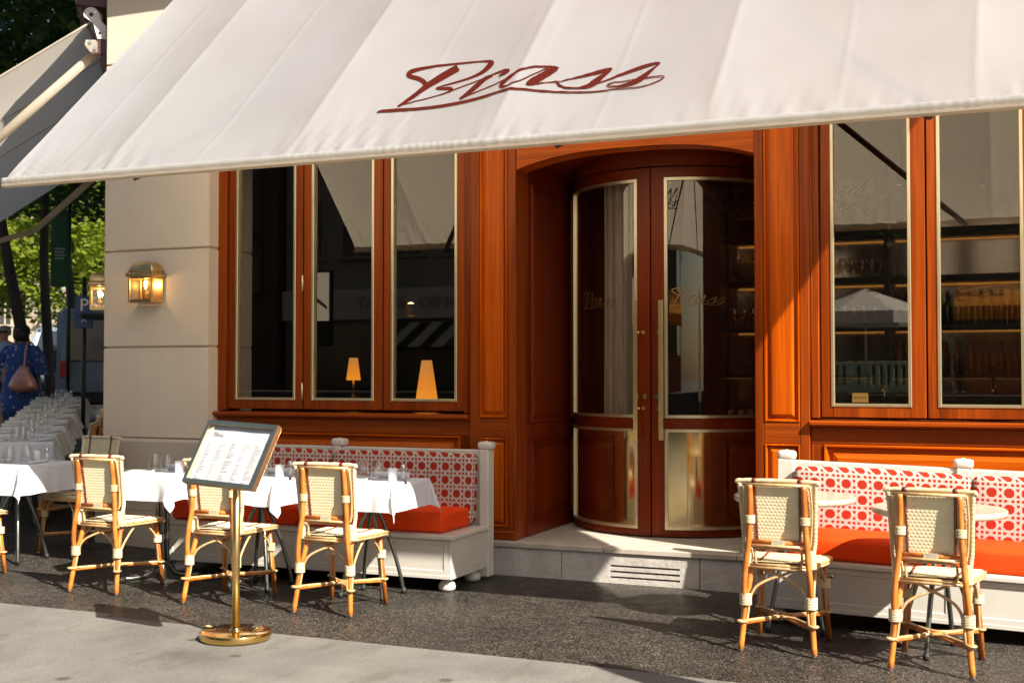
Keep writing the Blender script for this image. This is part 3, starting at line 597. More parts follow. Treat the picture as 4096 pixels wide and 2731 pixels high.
# ------------------------------------------------------------------ script lettering (flat print)
STROKES = [[(-3.33,.524,-3.324,.513),(-3.326,.526,-3.32,.515),(-3.322,.529,-3.315,.517),(-3.315,.532,-3.309,.52),(-3.307,.536,-3.3,.524),(-3.296,.54,-3.29,.528),(-3.283,.544,-3.277,.533),(-3.268,.549,-3.262,.538),(-3.251,.555,-3.245,.543),(-3.232,.56,-3.226,.549),(-3.213,.566,-3.207,.554),(-3.193,.572,-3.187,.56),(-3.171,.578,-3.165,.566),(-3.149,.585,-3.143,.573),(-3.128,.591,-3.122,.579),(-3.109,.597,-3.103,.585),(-3.092,.602,-3.086,.59),(-3.077,.608,-3.07,.594),(-3.064,.614,-3.056,.599),(-3.053,.62,-3.044,.603),(-3.043,.625,-3.033,.607),(-3.035,.631,-3.024,.611),(-3.029,.637,-3.016,.614),(-3.024,.642,-3.009,.618),(-3.022,.647,-3.004,.622),(-3.023,.647,-3.002,.631),(-3.02,.637,-3.008,.65),(-3.018,.634,-3.018,.662),(-3.022,.636,-3.026,.669),(-3.027,.638,-3.034,.674),(-3.033,.641,-3.043,.678),(-3.04,.643,-3.052,.68),(-3.049,.645,-3.062,.682),(-3.058,.647,-3.071,.682),(-3.069,.649,-3.08,.682),(-3.079,.652,-3.09,.683),(-3.09,.655,-3.1,.683),(-3.102,.659,-3.11,.683),(-3.114,.663,-3.12,.684),(-3.123,.667,-3.128,.684),(-3.131,.673,-3.129,.684),(-3.135,.687,-3.126,.676),(-3.132,.692,-3.124,.678),(-3.126,.696,-3.118,.682),(-3.118,.7,-3.11,.685),(-3.107,.704,-3.1,.689),(-3.094,.709,-3.086,.693),(-3.077,.714,-3.068,.697),(-3.058,.72,-3.049,.701),(-3.039,.725,-3.03,.705),(-3.021,.731,-3.011,.71),(-3.003,.736,-2.992,.714),(-2.985,.741,-2.974,.719),(-2.967,.747,-2.956,.724),(-2.95,.753,-2.939,.729),(-2.935,.76,-2.922,.735),(-2.921,.768,-2.907,.74),(-2.908,.777,-2.892,.746),(-2.896,.786,-2.878,.753),(-2.886,.797,-2.865,.76),(-2.878,.808,-2.853,.769),(-2.872,.821,-2.843,.779),(-2.867,.836,-2.834,.791),(-2.864,.851,-2.827,.804),(-2.861,.866,-2.821,.815),(-2.859,.878,-2.817,.825),(-2.856,.887,-2.814,.834),(-2.854,.893,-2.812,.843),(-2.853,.894,-2.811,.853),(-2.852,.891,-2.812,.867),(-2.849,.883,-2.818,.886),(-2.845,.878,-2.828,.903),(-2.843,.878,-2.838,.913),(-2.845,.882,-2.847,.919),(-2.85,.888,-2.855,.923),(-2.858,.894,-2.864,.925),(-2.866,.9,-2.873,.927),(-2.877,.905,-2.884,.929),(-2.889,.909,-2.895,.931),(-2.902,.913,-2.908,.933),(-2.916,.917,-2.922,.935),(-2.931,.92,-2.937,.937),(-2.948,.922,-2.954,.94),(-2.966,.924,-2.972,.943),(-2.985,.926,-2.992,.946),(-3.007,.928,-3.015,.949),(-3.032,.93,-3.04,.951),(-3.06,.932,-3.068,.954),(-3.089,.934,-3.098,.957),(-3.118,.936,-3.128,.959),(-3.147,.936,-3.157,.96),(-3.175,.935,-3.186,.961),(-3.204,.933,-3.216,.961),(-3.232,.931,-3.245,.96),(-3.258,.928,-3.272,.958),(-3.281,.923,-3.297,.956),(-3.302,.918,-3.319,.954),(-3.319,.912,-3.339,.951),(-3.334,.905,-3.357,.948),(-3.347,.898,-3.372,.943),(-3.357,.89,-3.385,.938),(-3.363,.883,-3.394,.93),(-3.367,.876,-3.401,.92),(-3.369,.869,-3.405,.909),(-3.369,.866,-3.406,.896),(-3.37,.869,-3.402,.876),(-3.375,.879,-3.389,.853),(-3.376,.88,-3.376,.839),(-3.371,.876,-3.365,.831),(-3.363,.87,-3.355,.826),(-3.354,.865,-3.345,.82),(-3.345,.861,-3.334,.814),(-3.335,.857,-3.322,.809),(-3.324,.852,-3.311,.804),(-3.311,.847,-3.301,.798),(-3.298,.838,-3.292,.792),(-3.284,.828,-3.281,.784),(-3.27,.817,-3.27,.775),(-3.256,.804,-3.26,.765),(-3.243,.791,-3.25,.756),(-3.232,.777,-3.244,.748),(-3.222,.763,-3.239,.743),(-3.213,.747,-3.237,.739),(-3.207,.732,-3.235,.736),(-3.203,.717,-3.233,.732),(-3.201,.703,-3.231,.725),(-3.202,.691,-3.23,.717),(-3.205,.68,-3.23,.706),(-3.208,.669,-3.231,.695),(-3.213,.658,-3.233,.683),(-3.219,.648,-3.237,.671),(-3.225,.636,-3.242,.659),(-3.233,.625,-3.249,.647),(-3.241,.613,-3.256,.635),(-3.249,.602,-3.264,.623),(-3.258,.591,-3.272,.611),(-3.266,.58,-3.28,.6),(-3.274,.569,-3.288,.588),(-3.283,.558,-3.296,.577),(-3.291,.548,-3.304,.566),(-3.298,.54,-3.31,.557),(-3.304,.533,-3.315,.549),(-3.31,.527,-3.32,.542),(-3.314,.523,-3.323,.535),(-3.318,.519,-3.326,.53),(-3.321,.516,-3.329,.527)],[(-3.035,.854,-3.084,.933),(-3.043,.846,-3.092,.925),(-3.053,.836,-3.102,.915),(-3.065,.823,-3.114,.902),(-3.077,.81,-3.126,.889),(-3.089,.798,-3.138,.875),(-3.101,.786,-3.149,.862),(-3.112,.773,-3.161,.848),(-3.124,.76,-3.172,.833),(-3.136,.748,-3.182,.818),(-3.146,.736,-3.192,.805),(-3.156,.726,-3.2,.792),(-3.164,.716,-3.208,.78),(-3.173,.707,-3.215,.768),(-3.18,.697,-3.222,.755),(-3.188,.687,-3.228,.742),(-3.196,.675,-3.235,.727),(-3.203,.663,-3.241,.712),(-3.211,.65,-3.247,.697),(-3.218,.637,-3.253,.682),(-3.226,.624,-3.259,.667),(-3.234,.612,-3.265,.653),(-3.242,.6,-3.272,.64),(-3.25,.589,-3.278,.626),(-3.258,.578,-3.285,.613),(-3.266,.567,-3.291,.601),(-3.273,.557,-3.297,.588),(-3.28,.546,-3.302,.575),(-3.287,.536,-3.307,.563),(-3.293,.527,-3.312,.552),(-3.299,.52,-3.316,.543),(-3.304,.515,-3.319,.537),(-3.308,.513,-3.321,.533),(-3.312,.511,-3.323,.529),(-3.315,.511,-3.325,.527),(-3.317,.51,-3.326,.525)],[(-3.041,.622,-3.034,.61),(-3.029,.628,-3.023,.616),(-3.013,.636,-3.007,.624),(-2.995,.645,-2.989,.633),(-2.977,.654,-2.971,.642),(-2.959,.662,-2.953,.651),(-2.941,.67,-2.935,.658),(-2.923,.677,-2.918,.665),(-2.906,.684,-2.9,.672),(-2.89,.69,-2.884,.678),(-2.875,.696,-2.869,.684),(-2.862,.702,-2.856,.69),(-2.85,.707,-2.845,.696),(-2.84,.712,-2.834,.7),(-2.832,.716,-2.826,.705),(-2.825,.72,-2.82,.708)],[(-2.768,.713,-2.781,.739),(-2.774,.709,-2.788,.738),(-2.781,.704,-2.796,.737),(-2.788,.698,-2.807,.735),(-2.796,.691,-2.818,.731),(-2.802,.683,-2.828,.725),(-2.807,.673,-2.836,.716),(-2.813,.66,-2.844,.704),(-2.818,.646,-2.851,.692),(-2.824,.632,-2.858,.679),(-2.829,.619,-2.865,.667),(-2.835,.607,-2.871,.655),(-2.841,.595,-2.876,.642),(-2.847,.583,-2.881,.63),(-2.853,.572,-2.886,.618),(-2.859,.562,-2.891,.607),(-2.865,.552,-2.896,.595),(-2.872,.543,-2.901,.584),(-2.878,.535,-2.905,.574),(-2.885,.528,-2.91,.564),(-2.891,.522,-2.913,.555),(-2.898,.517,-2.917,.548),(-2.905,.514,-2.921,.541),(-2.911,.511,-2.925,.535),(-2.914,.511,-2.927,.531),(-2.924,.529,-2.917,.511),(-2.922,.529,-2.914,.513),(-2.916,.531,-2.908,.517),(-2.908,.534,-2.901,.521),(-2.898,.539,-2.891,.527),(-2.886,.544,-2.88,.533),(-2.872,.551,-2.866,.54),(-2.855,.559,-2.85,.548),(-2.837,.568,-2.832,.556),(-2.819,.577,-2.813,.565),(-2.802,.585,-2.796,.573),(-2.785,.592,-2.779,.581),(-2.768,.6,-2.762,.588),(-2.751,.607,-2.746,.595),(-2.735,.614,-2.73,.603),(-2.72,.622,-2.714,.61),(-2.705,.63,-2.699,.618),(-2.69,.638,-2.685,.627),(-2.676,.647,-2.671,.635),(-2.665,.654,-2.659,.642),(-2.656,.659,-2.65,.648)],[(-2.824,.714,-2.818,.703),(-2.819,.718,-2.813,.706),(-2.813,.723,-2.806,.71),(-2.806,.728,-2.799,.715),(-2.798,.734,-2.79,.72),(-2.789,.739,-2.782,.724),(-2.781,.744,-2.773,.727),(-2.772,.748,-2.763,.73),(-2.763,.753,-2.754,.733),(-2.753,.757,-2.744,.736),(-2.744,.76,-2.735,.737),(-2.736,.763,-2.726,.738),(-2.727,.765,-2.717,.739),(-2.719,.767,-2.708,.739),(-2.711,.768,-2.7,.738),(-2.704,.768,-2.694,.737),(-2.696,.767,-2.688,.736),(-2.689,.764,-2.683,.734),(-2.683,.761,-2.679,.733),(-2.675,.754,-2.68,.734),(-2.666,.735,-2.686,.746),(-2.667,.724,-2.686,.75),(-2.67,.718,-2.688,.747),(-2.674,.712,-2.692,.744),(-2.679,.708,-2.697,.74),(-2.685,.703,-2.702,.736),(-2.692,.7,-2.707,.732),(-2.699,.697,-2.714,.727),(-2.708,.695,-2.72,.722),(-2.715,.693,-2.726,.717),(-2.72,.692,-2.731,.714)],[(-2.368,.733,-2.372,.748),(-2.378,.735,-2.381,.751),(-2.39,.738,-2.394,.754),(-2.404,.741,-2.409,.758),(-2.419,.743,-2.424,.762),(-2.434,.745,-2.439,.764),(-2.448,.746,-2.454,.766),(-2.463,.747,-2.469,.767),(-2.478,.748,-2.485,.767),(-2.493,.747,-2.499,.766),(-2.506,.746,-2.513,.765),(-2.519,.743,-2.526,.762),(-2.531,.74,-2.538,.759),(-2.542,.736,-2.55,.754),(-2.553,.731,-2.561,.749),(-2.563,.725,-2.572,.743),(-2.574,.717,-2.584,.737),(-2.584,.708,-2.595,.729),(-2.594,.698,-2.607,.722),(-2.603,.688,-2.617,.713),(-2.611,.677,-2.628,.704),(-2.619,.665,-2.638,.695),(-2.627,.652,-2.647,.685),(-2.633,.639,-2.656,.674),(-2.639,.627,-2.664,.664),(-2.645,.615,-2.671,.653),(-2.65,.604,-2.677,.643),(-2.654,.594,-2.682,.632),(-2.657,.585,-2.686,.621),(-2.66,.577,-2.689,.61),(-2.661,.573,-2.69,.598),(-2.662,.574,-2.687,.583),(-2.664,.578,-2.68,.567),(-2.666,.579,-2.671,.555),(-2.665,.577,-2.663,.55),(-2.662,.573,-2.656,.548),(-2.657,.571,-2.649,.548),(-2.65,.57,-2.642,.549),(-2.642,.57,-2.634,.552),(-2.633,.572,-2.626,.556),(-2.623,.575,-2.616,.561),(-2.612,.58,-2.606,.567),(-2.6,.587,-2.594,.575),(-2.588,.595,-2.582,.583),(-2.575,.604,-2.569,.593),(-2.562,.615,-2.556,.604),(-2.55,.627,-2.544,.616),(-2.538,.641,-2.532,.63),(-2.526,.656,-2.519,.645),(-2.513,.671,-2.507,.66),(-2.501,.685,-2.495,.675),(-2.487,.7,-2.481,.689),(-2.473,.715,-2.467,.704),(-2.458,.729,-2.453,.718),(-2.446,.741,-2.44,.73),(-2.437,.75,-2.431,.739)],[(-2.37,.718,-2.398,.765),(-2.373,.711,-2.402,.761),(-2.378,.703,-2.409,.755),(-2.383,.693,-2.416,.748),(-2.389,.682,-2.424,.74),(-2.395,.671,-2.431,.731),(-2.402,.66,-2.439,.721),(-2.409,.649,-2.447,.71),(-2.417,.637,-2.455,.699),(-2.425,.625,-2.463,.687),(-2.433,.614,-2.471,.677),(-2.44,.603,-2.479,.666),(-2.447,.592,-2.487,.657),(-2.455,.582,-2.494,.647),(-2.462,.573,-2.501,.638),(-2.469,.566,-2.507,.628),(-2.478,.561,-2.511,.618),(-2.487,.558,-2.515,.607),(-2.495,.557,-2.518,.596),(-2.5,.558,-2.52,.586),(-2.503,.566,-2.518,.57),(-2.51,.577,-2.506,.556),(-2.506,.575,-2.5,.556),(-2.499,.574,-2.493,.557),(-2.491,.574,-2.485,.558),(-2.482,.575,-2.477,.56),(-2.473,.576,-2.468,.563),(-2.464,.578,-2.459,.567),(-2.453,.582,-2.448,.57),(-2.441,.585,-2.436,.574),(-2.427,.588,-2.423,.577),(-2.411,.591,-2.407,.58),(-2.392,.594,-2.387,.582),(-2.372,.596,-2.368,.585),(-2.355,.598,-2.351,.587),(-2.342,.6,-2.338,.588)],[(-2.345,.592,-2.34,.581),(-2.334,.597,-2.329,.586),(-2.32,.602,-2.316,.591),(-2.304,.609,-2.299,.598),(-2.287,.616,-2.282,.604),(-2.269,.624,-2.263,.61),(-2.251,.632,-2.244,.615),(-2.232,.641,-2.224,.621),(-2.213,.65,-2.203,.627),(-2.194,.659,-2.183,.633),(-2.176,.667,-2.165,.638),(-2.16,.674,-2.148,.643),(-2.145,.682,-2.131,.647),(-2.131,.689,-2.116,.651),(-2.118,.694,-2.103,.656),(-2.106,.699,-2.091,.66),(-2.097,.703,-2.082,.665),(-2.088,.705,-2.074,.67),(-2.08,.706,-2.068,.674),(-2.074,.707,-2.063,.679),(-2.068,.708,-2.058,.682),(-2.063,.708,-2.054,.685),(-2.058,.708,-2.051,.687),(-2.054,.707,-2.049,.689),(-2.05,.704,-2.05,.69),(-2.045,.694,-2.053,.696),(-2.044,.687,-2.053,.695),(-2.045,.682,-2.053,.692),(-2.047,.675,-2.055,.686),(-2.049,.668,-2.058,.681),(-2.052,.659,-2.062,.675),(-2.056,.65,-2.067,.67),(-2.06,.64,-2.074,.665),(-2.065,.63,-2.081,.659),(-2.07,.619,-2.089,.652),(-2.075,.607,-2.097,.645),(-2.079,.595,-2.105,.636),(-2.083,.582,-2.112,.627),(-2.088,.568,-2.119,.617),(-2.093,.554,-2.126,.607),(-2.099,.543,-2.133,.598),(-2.106,.534,-2.138,.588),(-2.113,.526,-2.143,.578),(-2.121,.52,-2.147,.568),(-2.13,.514,-2.152,.559),(-2.14,.51,-2.159,.551),(-2.152,.508,-2.166,.544),(-2.164,.507,-2.176,.538),(-2.177,.507,-2.186,.533),(-2.19,.508,-2.197,.529),(-2.204,.509,-2.209,.527),(-2.218,.51,-2.223,.526),(-2.233,.511,-2.237,.527),(-2.248,.512,-2.252,.529),(-2.263,.515,-2.267,.532),(-2.276,.518,-2.28,.536),(-2.289,.523,-2.291,.542),(-2.3,.53,-2.301,.549),(-2.311,.537,-2.311,.557),(-2.32,.544,-2.319,.564),(-2.328,.551,-2.325,.571),(-2.334,.56,-2.33,.575),(-2.339,.569,-2.332,.578),(-2.342,.576,-2.335,.581),(-2.344,.582,-2.338,.585),(-2.345,.585,-2.34,.588)],[(-2.135,.541,-2.131,.53),(-2.123,.547,-2.119,.536),(-2.108,.554,-2.103,.544),(-2.09,.563,-2.085,.553),(-2.071,.574,-2.066,.562),(-2.052,.585,-2.046,.571),(-2.033,.598,-2.026,.581),(-2.014,.611,-2.006,.592),(-1.995,.625,-1.985,.603),(-1.976,.639,-1.965,.613),(-1.957,.651,-1.946,.623),(-1.939,.662,-1.927,.632),(-1.922,.672,-1.91,.64),(-1.905,.681,-1.892,.647),(-1.889,.689,-1.876,.654),(-1.874,.696,-1.861,.661),(-1.859,.701,-1.847,.667),(-1.844,.705,-1.833,.672),(-1.831,.708,-1.821,.677),(-1.818,.709,-1.81,.681),(-1.808,.71,-1.8,.685),(-1.798,.71,-1.792,.687),(-1.79,.709,-1.784,.689),(-1.782,.708,-1.779,.69),(-1.776,.705,-1.775,.69),(-1.77,.696,-1.776,.692),(-1.769,.686,-1.777,.695),(-1.772,.68,-1.779,.691),(-1.776,.673,-1.783,.685),(-1.78,.665,-1.788,.679),(-1.784,.656,-1.793,.671),(-1.788,.645,-1.799,.663),(-1.793,.633,-1.806,.654),(-1.798,.619,-1.813,.644),(-1.804,.605,-1.821,.635),(-1.809,.592,-1.829,.625),(-1.815,.579,-1.836,.616),(-1.82,.566,-1.844,.606),(-1.826,.552,-1.852,.597),(-1.833,.54,-1.859,.588),(-1.841,.529,-1.867,.58),(-1.85,.52,-1.874,.571),(-1.859,.513,-1.882,.562),(-1.869,.506,-1.89,.554),(-1.881,.501,-1.899,.545),(-1.893,.497,-1.908,.538),(-1.906,.495,-1.919,.531),(-1.92,.494,-1.93,.525),(-1.934,.493,-1.943,.52),(-1.948,.494,-1.955,.515),(-1.961,.494,-1.967,.512),(-1.973,.495,-1.978,.51),(-1.985,.496,-1.989,.51),(-1.996,.497,-1.999,.511),(-2.006,.498,-2.009,.512),(-2.014,.501,-2.017,.515),(-2.022,.504,-2.023,.517),(-2.028,.509,-2.028,.521),(-2.034,.514,-2.031,.524),(-2.038,.523,-2.031,.524),(-2.039,.532,-2.031,.523),(-2.037,.537,-2.03,.525),(-2.032,.541,-2.027,.529),(-2.026,.544,-2.021,.532),(-2.018,.547,-2.014,.536),(-2.008,.549,-2.005,.538),(-1.996,.551,-1.993,.54),(-1.982,.552,-1.979,.541),(-1.967,.552,-1.964,.541),(-1.95,.553,-1.947,.542),(-1.934,.554,-1.93,.543),(-1.916,.556,-1.913,.545),(-1.898,.558,-1.895,.546),(-1.88,.56,-1.876,.547),(-1.862,.562,-1.858,.549),(-1.844,.563,-1.84,.55),(-1.826,.564,-1.822,.55),(-1.808,.564,-1.804,.55),(-1.79,.563,-1.787,.55),(-1.774,.563,-1.771,.55),(-1.76,.561,-1.758,.549),(-1.749,.56,-1.746,.548),(-1.739,.558,-1.737,.546),(-1.731,.556,-1.73,.544),(-1.725,.553,-1.724,.541),(-1.72,.548,-1.721,.539),(-1.715,.54,-1.721,.539),(-1.714,.532,-1.721,.538),(-1.716,.525,-1.722,.534),(-1.719,.519,-1.725,.529),(-1.724,.513,-1.73,.524),(-1.732,.506,-1.736,.517),(-1.741,.5,-1.745,.51),(-1.752,.493,-1.756,.503),(-1.763,.486,-1.767,.497),(-1.776,.481,-1.779,.491),(-1.788,.476,-1.792,.486),(-1.801,.471,-1.804,.482),(-1.815,.467,-1.818,.479),(-1.83,.464,-1.833,.476),(-1.847,.463,-1.85,.475),(-1.866,.463,-1.869,.475),(-1.887,.464,-1.89,.476),(-1.91,.466,-1.912,.478),(-1.933,.468,-1.936,.48),(-1.956,.469,-1.959,.481),(-1.98,.468,-1.984,.48),(-2.004,.466,-2.008,.478),(-2.029,.463,-2.033,.476),(-2.055,.461,-2.059,.475),(-2.08,.46,-2.084,.474),(-2.105,.46,-2.109,.474),(-2.13,.46,-2.134,.475),(-2.155,.461,-2.159,.476),(-2.182,.463,-2.186,.479),(-2.211,.466,-2.215,.482),(-2.244,.469,-2.249,.485),(-2.281,.473,-2.285,.49),(-2.319,.478,-2.323,.495),(-2.356,.483,-2.36,.5),(-2.39,.487,-2.395,.505),(-2.421,.492,-2.426,.51),(-2.449,.496,-2.455,.516),(-2.476,.501,-2.482,.521),(-2.503,.504,-2.509,.525),(-2.529,.507,-2.536,.528),(-2.556,.507,-2.564,.529),(-2.583,.506,-2.591,.529),(-2.609,.504,-2.618,.528),(-2.635,.501,-2.645,.526),(-2.661,.498,-2.671,.523),(-2.686,.493,-2.697,.52),(-2.711,.488,-2.722,.515),(-2.735,.482,-2.747,.51),(-2.762,.476,-2.774,.505),(-2.791,.471,-2.803,.5),(-2.823,.466,-2.836,.496),(-2.858,.462,-2.871,.492),(-2.895,.458,-2.908,.489),(-2.933,.455,-2.946,.486),(-2.971,.453,-2.984,.484),(-3.009,.451,-3.022,.482),(-3.048,.451,-3.06,.481),(-3.087,.451,-3.099,.481),(-3.125,.451,-3.137,.481),(-3.16,.452,-3.173,.482),(-3.193,.453,-3.206,.483),(-3.225,.454,-3.238,.485),(-3.254,.455,-3.268,.488),(-3.282,.456,-3.296,.49),(-3.307,.457,-3.322,.491),(-3.331,.458,-3.346,.491),(-3.354,.459,-3.368,.491),(-3.374,.46,-3.388,.49),(-3.392,.46,-3.405,.489),(-3.406,.46,-3.419,.486),(-3.416,.46,-3.428,.482),(-3.423,.459,-3.434,.477),(-3.428,.458,-3.437,.472),(-3.431,.457,-3.439,.467),(-3.433,.454,-3.441,.465)]]
LX = -2.58; LS = .70
def lettering(fn, k=1.0, thick=1.0, lift=.0003):
    """fn maps local (x, s, lift) to space; strokes are ribbons of varying width"""
    mb = MB()
    for si, st in enumerate(STROKES):
        P = st; m = len(P); vs = []
        for xa, sa, xb, sb in P:
            xm, sm_ = (xa+xb)/2, (sa+sb)/2; hx, hs = (xb-xa)/2*thick, (sb-sa)/2*thick
            for sg in (-1, 1): vs.append(fn((xm+hx*sg-LX)*k, (sm_+hs*sg-LS)*k, lift*(si+1)))
        mb.add(vs, [(2*i, 2*i+1, 2*i+3, 2*i+2) for i in range(m-1)])
    return mb
for dr, ac in ((DOOR_L, -33), (DOOR_R, 24)):
    mb = lettering(lambda x, s, l: cp(ac+math.degrees(x/.841), .8405+l*.3, 1.985+s*1.05), .245, .9)
    mb.build('lettering', M_GOLDP, dr)

# ================================================================== AWNINGS
AWM = .985; AWA = math.atan(AWM); AY0, AZ0 = 5.85, 2.655
SEAMS = [-5.955, -5.18, -3.85, -2.60, -1.40, -.15, .765]
def smooth(t): t = max(0, min(1, t)); return t*t*(3-2*t)
def aw_h(x, s):
    for i in range(len(SEAMS)-1):
        if x <= SEAMS[i+1]: break
    a, b = SEAMS[i], SEAMS[i+1]; t = (x-a)/(b-a); env = smooth(s/.5)*.75+.25
    h = -.034*(b-a)*(1-(2*t-1)**2)*env
    ph = 1.7*math.sin(x*2.1)+.8*math.sin(x*5.3+1)
    k = math.exp(-s/(.17+.07*math.sin(x*3.1)))*(.55+.45*math.sin(x*4.7+1.3*math.sin(x*2.3)))
    h += .0060*k*(math.sin(2*math.pi*(x+.22*s)/.155+2.2*ph)+.5*math.sin(2*math.pi*(x-.12*s)/.083+3.1*ph))
    k2 = math.exp(-((t-.22)/.13)**2)
    h += .0021*k2*math.sin(2*math.pi*(s*.9+x*.5)/.055+2*math.sin(9*x+3*s))*(.5+.5*math.sin(4*s+x*3))
    dm = abs(t-.5)*(b-a); h += .003*math.exp(-(dm/.012)**2)
    d = min(x-a, b-x); h += .0035*math.exp(-(d/.014)**2)
    if -2.72 < x < -2.49: h += .0022*abs(math.sin(2*math.pi*x/.065))
    return h
def aw_p(x, s, l=0):
    h = aw_h(x, s)+l
    return (x, AY0+s*math.cos(AWA)-h*math.sin(AWA), AZ0+s*math.sin(AWA)+h*math.cos(AWA))
aw = empty('awning', (-2.7, 8, 4.5), world=True, cat='awning',
           label='large cream canvas awning with dark red script lettering sloping over the shopfront')
SL = 2.62
MB().grid(lambda u, v: aw_p(SEAMS[0]+(SEAMS[-1]-SEAMS[0])*u, SL*v**1.35), 420, 80).build('canopy', M_CANVAS, aw)
hem = MB(); xs = [SEAMS[0]+i*.0125 for i in range(538)]
def hr(x):
    pk = .5+.5*math.sin(x*1.9+1); return .0205+.0020*pk*math.sin(2*math.pi*x/.047+6*math.sin(x*3.7)+3*math.sin(x*11))+.0008*math.sin(x*31)
hem.tube([(x, AY0-.002, AZ0+.001) for x in xs], [hr(x) for x in xs], 12)
hem.build('front_hem', M_CANVAS, aw)
MB().bbox(SEAMS[0]-.01, SEAMS[-1]+.01, 5.835, 5.885, 2.614, 2.640, .006).build('front_bar', M_CANVAS_B, aw)
MB().tube([(SEAMS[0]-.02, 7.74, 4.43), (SEAMS[-1]+.02, 7.74, 4.43)], .07, 14).build('roller', M_CANVAS, aw)
MB().bbox(SEAMS[0]-.05, SEAMS[-1]+.05, 7.62, 7.92, 4.54, 4.60, .01).build('roller_cover', M_BROWNM, aw)
lettering(lambda x, s, l: aw_p(x+LX, s+LS, .0040+l), 1.0).build('lettering', M_REDP, aw)
for x, e in ((-4.95, .95), (-.35, -.95), (-2.2, .9)):
    p = MB(); p.tube([(x, 7.9, 4.22), (x+e, 6.95, 3.42)], .028, 10); p.tube([(x+e, 6.95, 3.40), (x, 5.88, 2.62)], .024, 10)
    p.tube([(x+e, 6.95, 3.36), (x+e, 6.95, 3.46)], .04, 10); p.build('folding_arm', M_BROWNM, aw)
    MB().bbox(x-.05, x+.05, 7.8, 7.92, 4.1, 4.36, .01).build('arm_bracket', M_PAINTW, aw)

aw2 = empty('awning', (PC+SD*3+Vector((0,0,4.4)))[:], world=True, cat='awning',
            label='beige awning round the corner seen from below, over the side street tables')
B0 = PC + SD*.16 + SN*.10 + Vector((0,0,4.40)); s2 = .72
def a2(l, t, d=0):
    sag = -.03*math.sin(math.pi*((l*1.0) % 1.25)/1.25)
    q = B0 + SD*l + SN*t + Vector((0,0,-s2*t + sag + d)); return q[:]
MB().grid(lambda u, v: a2(5.5*u, 2.5*v), 60, 16).build('canopy', M_CANVAS_B, aw2)
MB().tube([a2(-.01, t*.235, .004) for t in range(11)], .009, 6).build('side_hem', M_CANVAS_B, aw2)
MB().tube([a2(l*.5, 2.35) for l in range(11)], .028, 8).build('front_bar', M_CANVAS_B, aw2)
for l in (1.25, 2.5, 3.75):
    MB().tube([a2(l, t*.235, -.006) for t in range(11)], .006, 5).build('seam', M_CANVAS_B, aw2)
for l, e in ((.10, .05), (4.95, -.05)):
    o = Vector((0,0,-.24)); k = MB()
    A_ = Vector(a2(l, .0)) + o; E_ = Vector(a2(l+e, 1.0)) + Vector((0,0,-.52)); T_ = Vector(a2(l, 2.3)) + o*.1
    k.tube([A_, A_.lerp(E_, .5), E_], [.036, .040, .034], 8); k.tube([E_, T_], [.034, .03], 8); k.build('folding_arm', M_CANVAS_B, aw2)
c0 = B0 + SD*-.03
def side_poly(pts, l0, l1):
    """outline in (t outward, z) extruded along the facade"""
    mb = MB(); n = len(pts)
    vs = [tuple(B0 + SD*l + SN*t + Vector((0,0,z))) for l in (l0, l1) for t, z in pts]
    return mb.add(vs, [tuple(range(n)), tuple(range(n, 2*n))[::-1]] + [(k, n+k, n+(k+1)%n, (k+1)%n) for k in range(n)])
ca = [(.10+.095*math.cos(R(q)), .06+.095*math.sin(R(q))) for q in range(-30, 200, 23)] + [(-.10,-.22),(-.24,-.22),(-.24,-.10)]
side_poly([(-.09,-.17),(-.02,-.17),(.015,-.04)] + [(.03+.062*math.cos(R(q)), .03+.062*math.sin(R(q))) for q in range(-20, 161, 18)] + [(-.05,-.02),(-.09,-.06)], -.05, -.015).build('cassette_end', M_PAINTW, aw2)
for t, z, r_ in ((.03,.03,.016), (.062,.03,.006), (.0,.05,.006), (.02,.0,.006), (-.04,-.12,.012)):
    MB().tube([tuple(B0+SD*-.048+SN*t+Vector((0,0,z))), tuple(B0+SD*-.056+SN*t+Vector((0,0,z)))], r_, 10).build('screw', M_CHROME if r_ < .01 else M_DARKM, aw2)
MB().tube([a2(-.005,-.01,.02), a2(5.5,-.01,.02)], .045, 10).build('roller', M_CANVAS_B, aw2)
side_poly([(-.03,-.175),(.075,-.18),(.082,-.22),(.04,-.275),(-.02,-.275)], -.03, .05).build('arm_bracket', M_CANVAS_B, aw2)
for t, z in ((.04,-.20), (-.0,-.25)):
    MB().tube([tuple(B0+SD*-.03+SN*t+Vector((0,0,z))), tuple(B0+SD*-.042+SN*t+Vector((0,0,z)))], .013, 12).build('bolt', M_CHROME, aw2)
side_poly([(-.098,.105),(.155,.115),(.155,.205),(-.098,.20)], -.03, 5.4).build('top_beam', M_BROWNM, aw2)
side_poly([(.13,.114),(.155,.114),(.02,-.16),(-.01,-.16)], .012, .05).build('gusset', M_BROWNM, aw2)
side_poly([(-.098,-.295),(-.025,-.295),(-.025,-.176),(-.098,-.176)], -.04, 5.4).build('lower_beam', M_BROWNM, aw2)
side_poly([(-.025,-.296),(-.098,-.296),(-.098,-.52)], -.03, .0).build('gusset', M_BROWNM, aw2)
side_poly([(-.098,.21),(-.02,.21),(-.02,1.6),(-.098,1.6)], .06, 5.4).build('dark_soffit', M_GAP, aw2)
side_poly([(.02,.21),(.06,.21),(.06,1.6),(.02,1.6)], .1, .14).build('hanger', M_BROWNM, aw2)

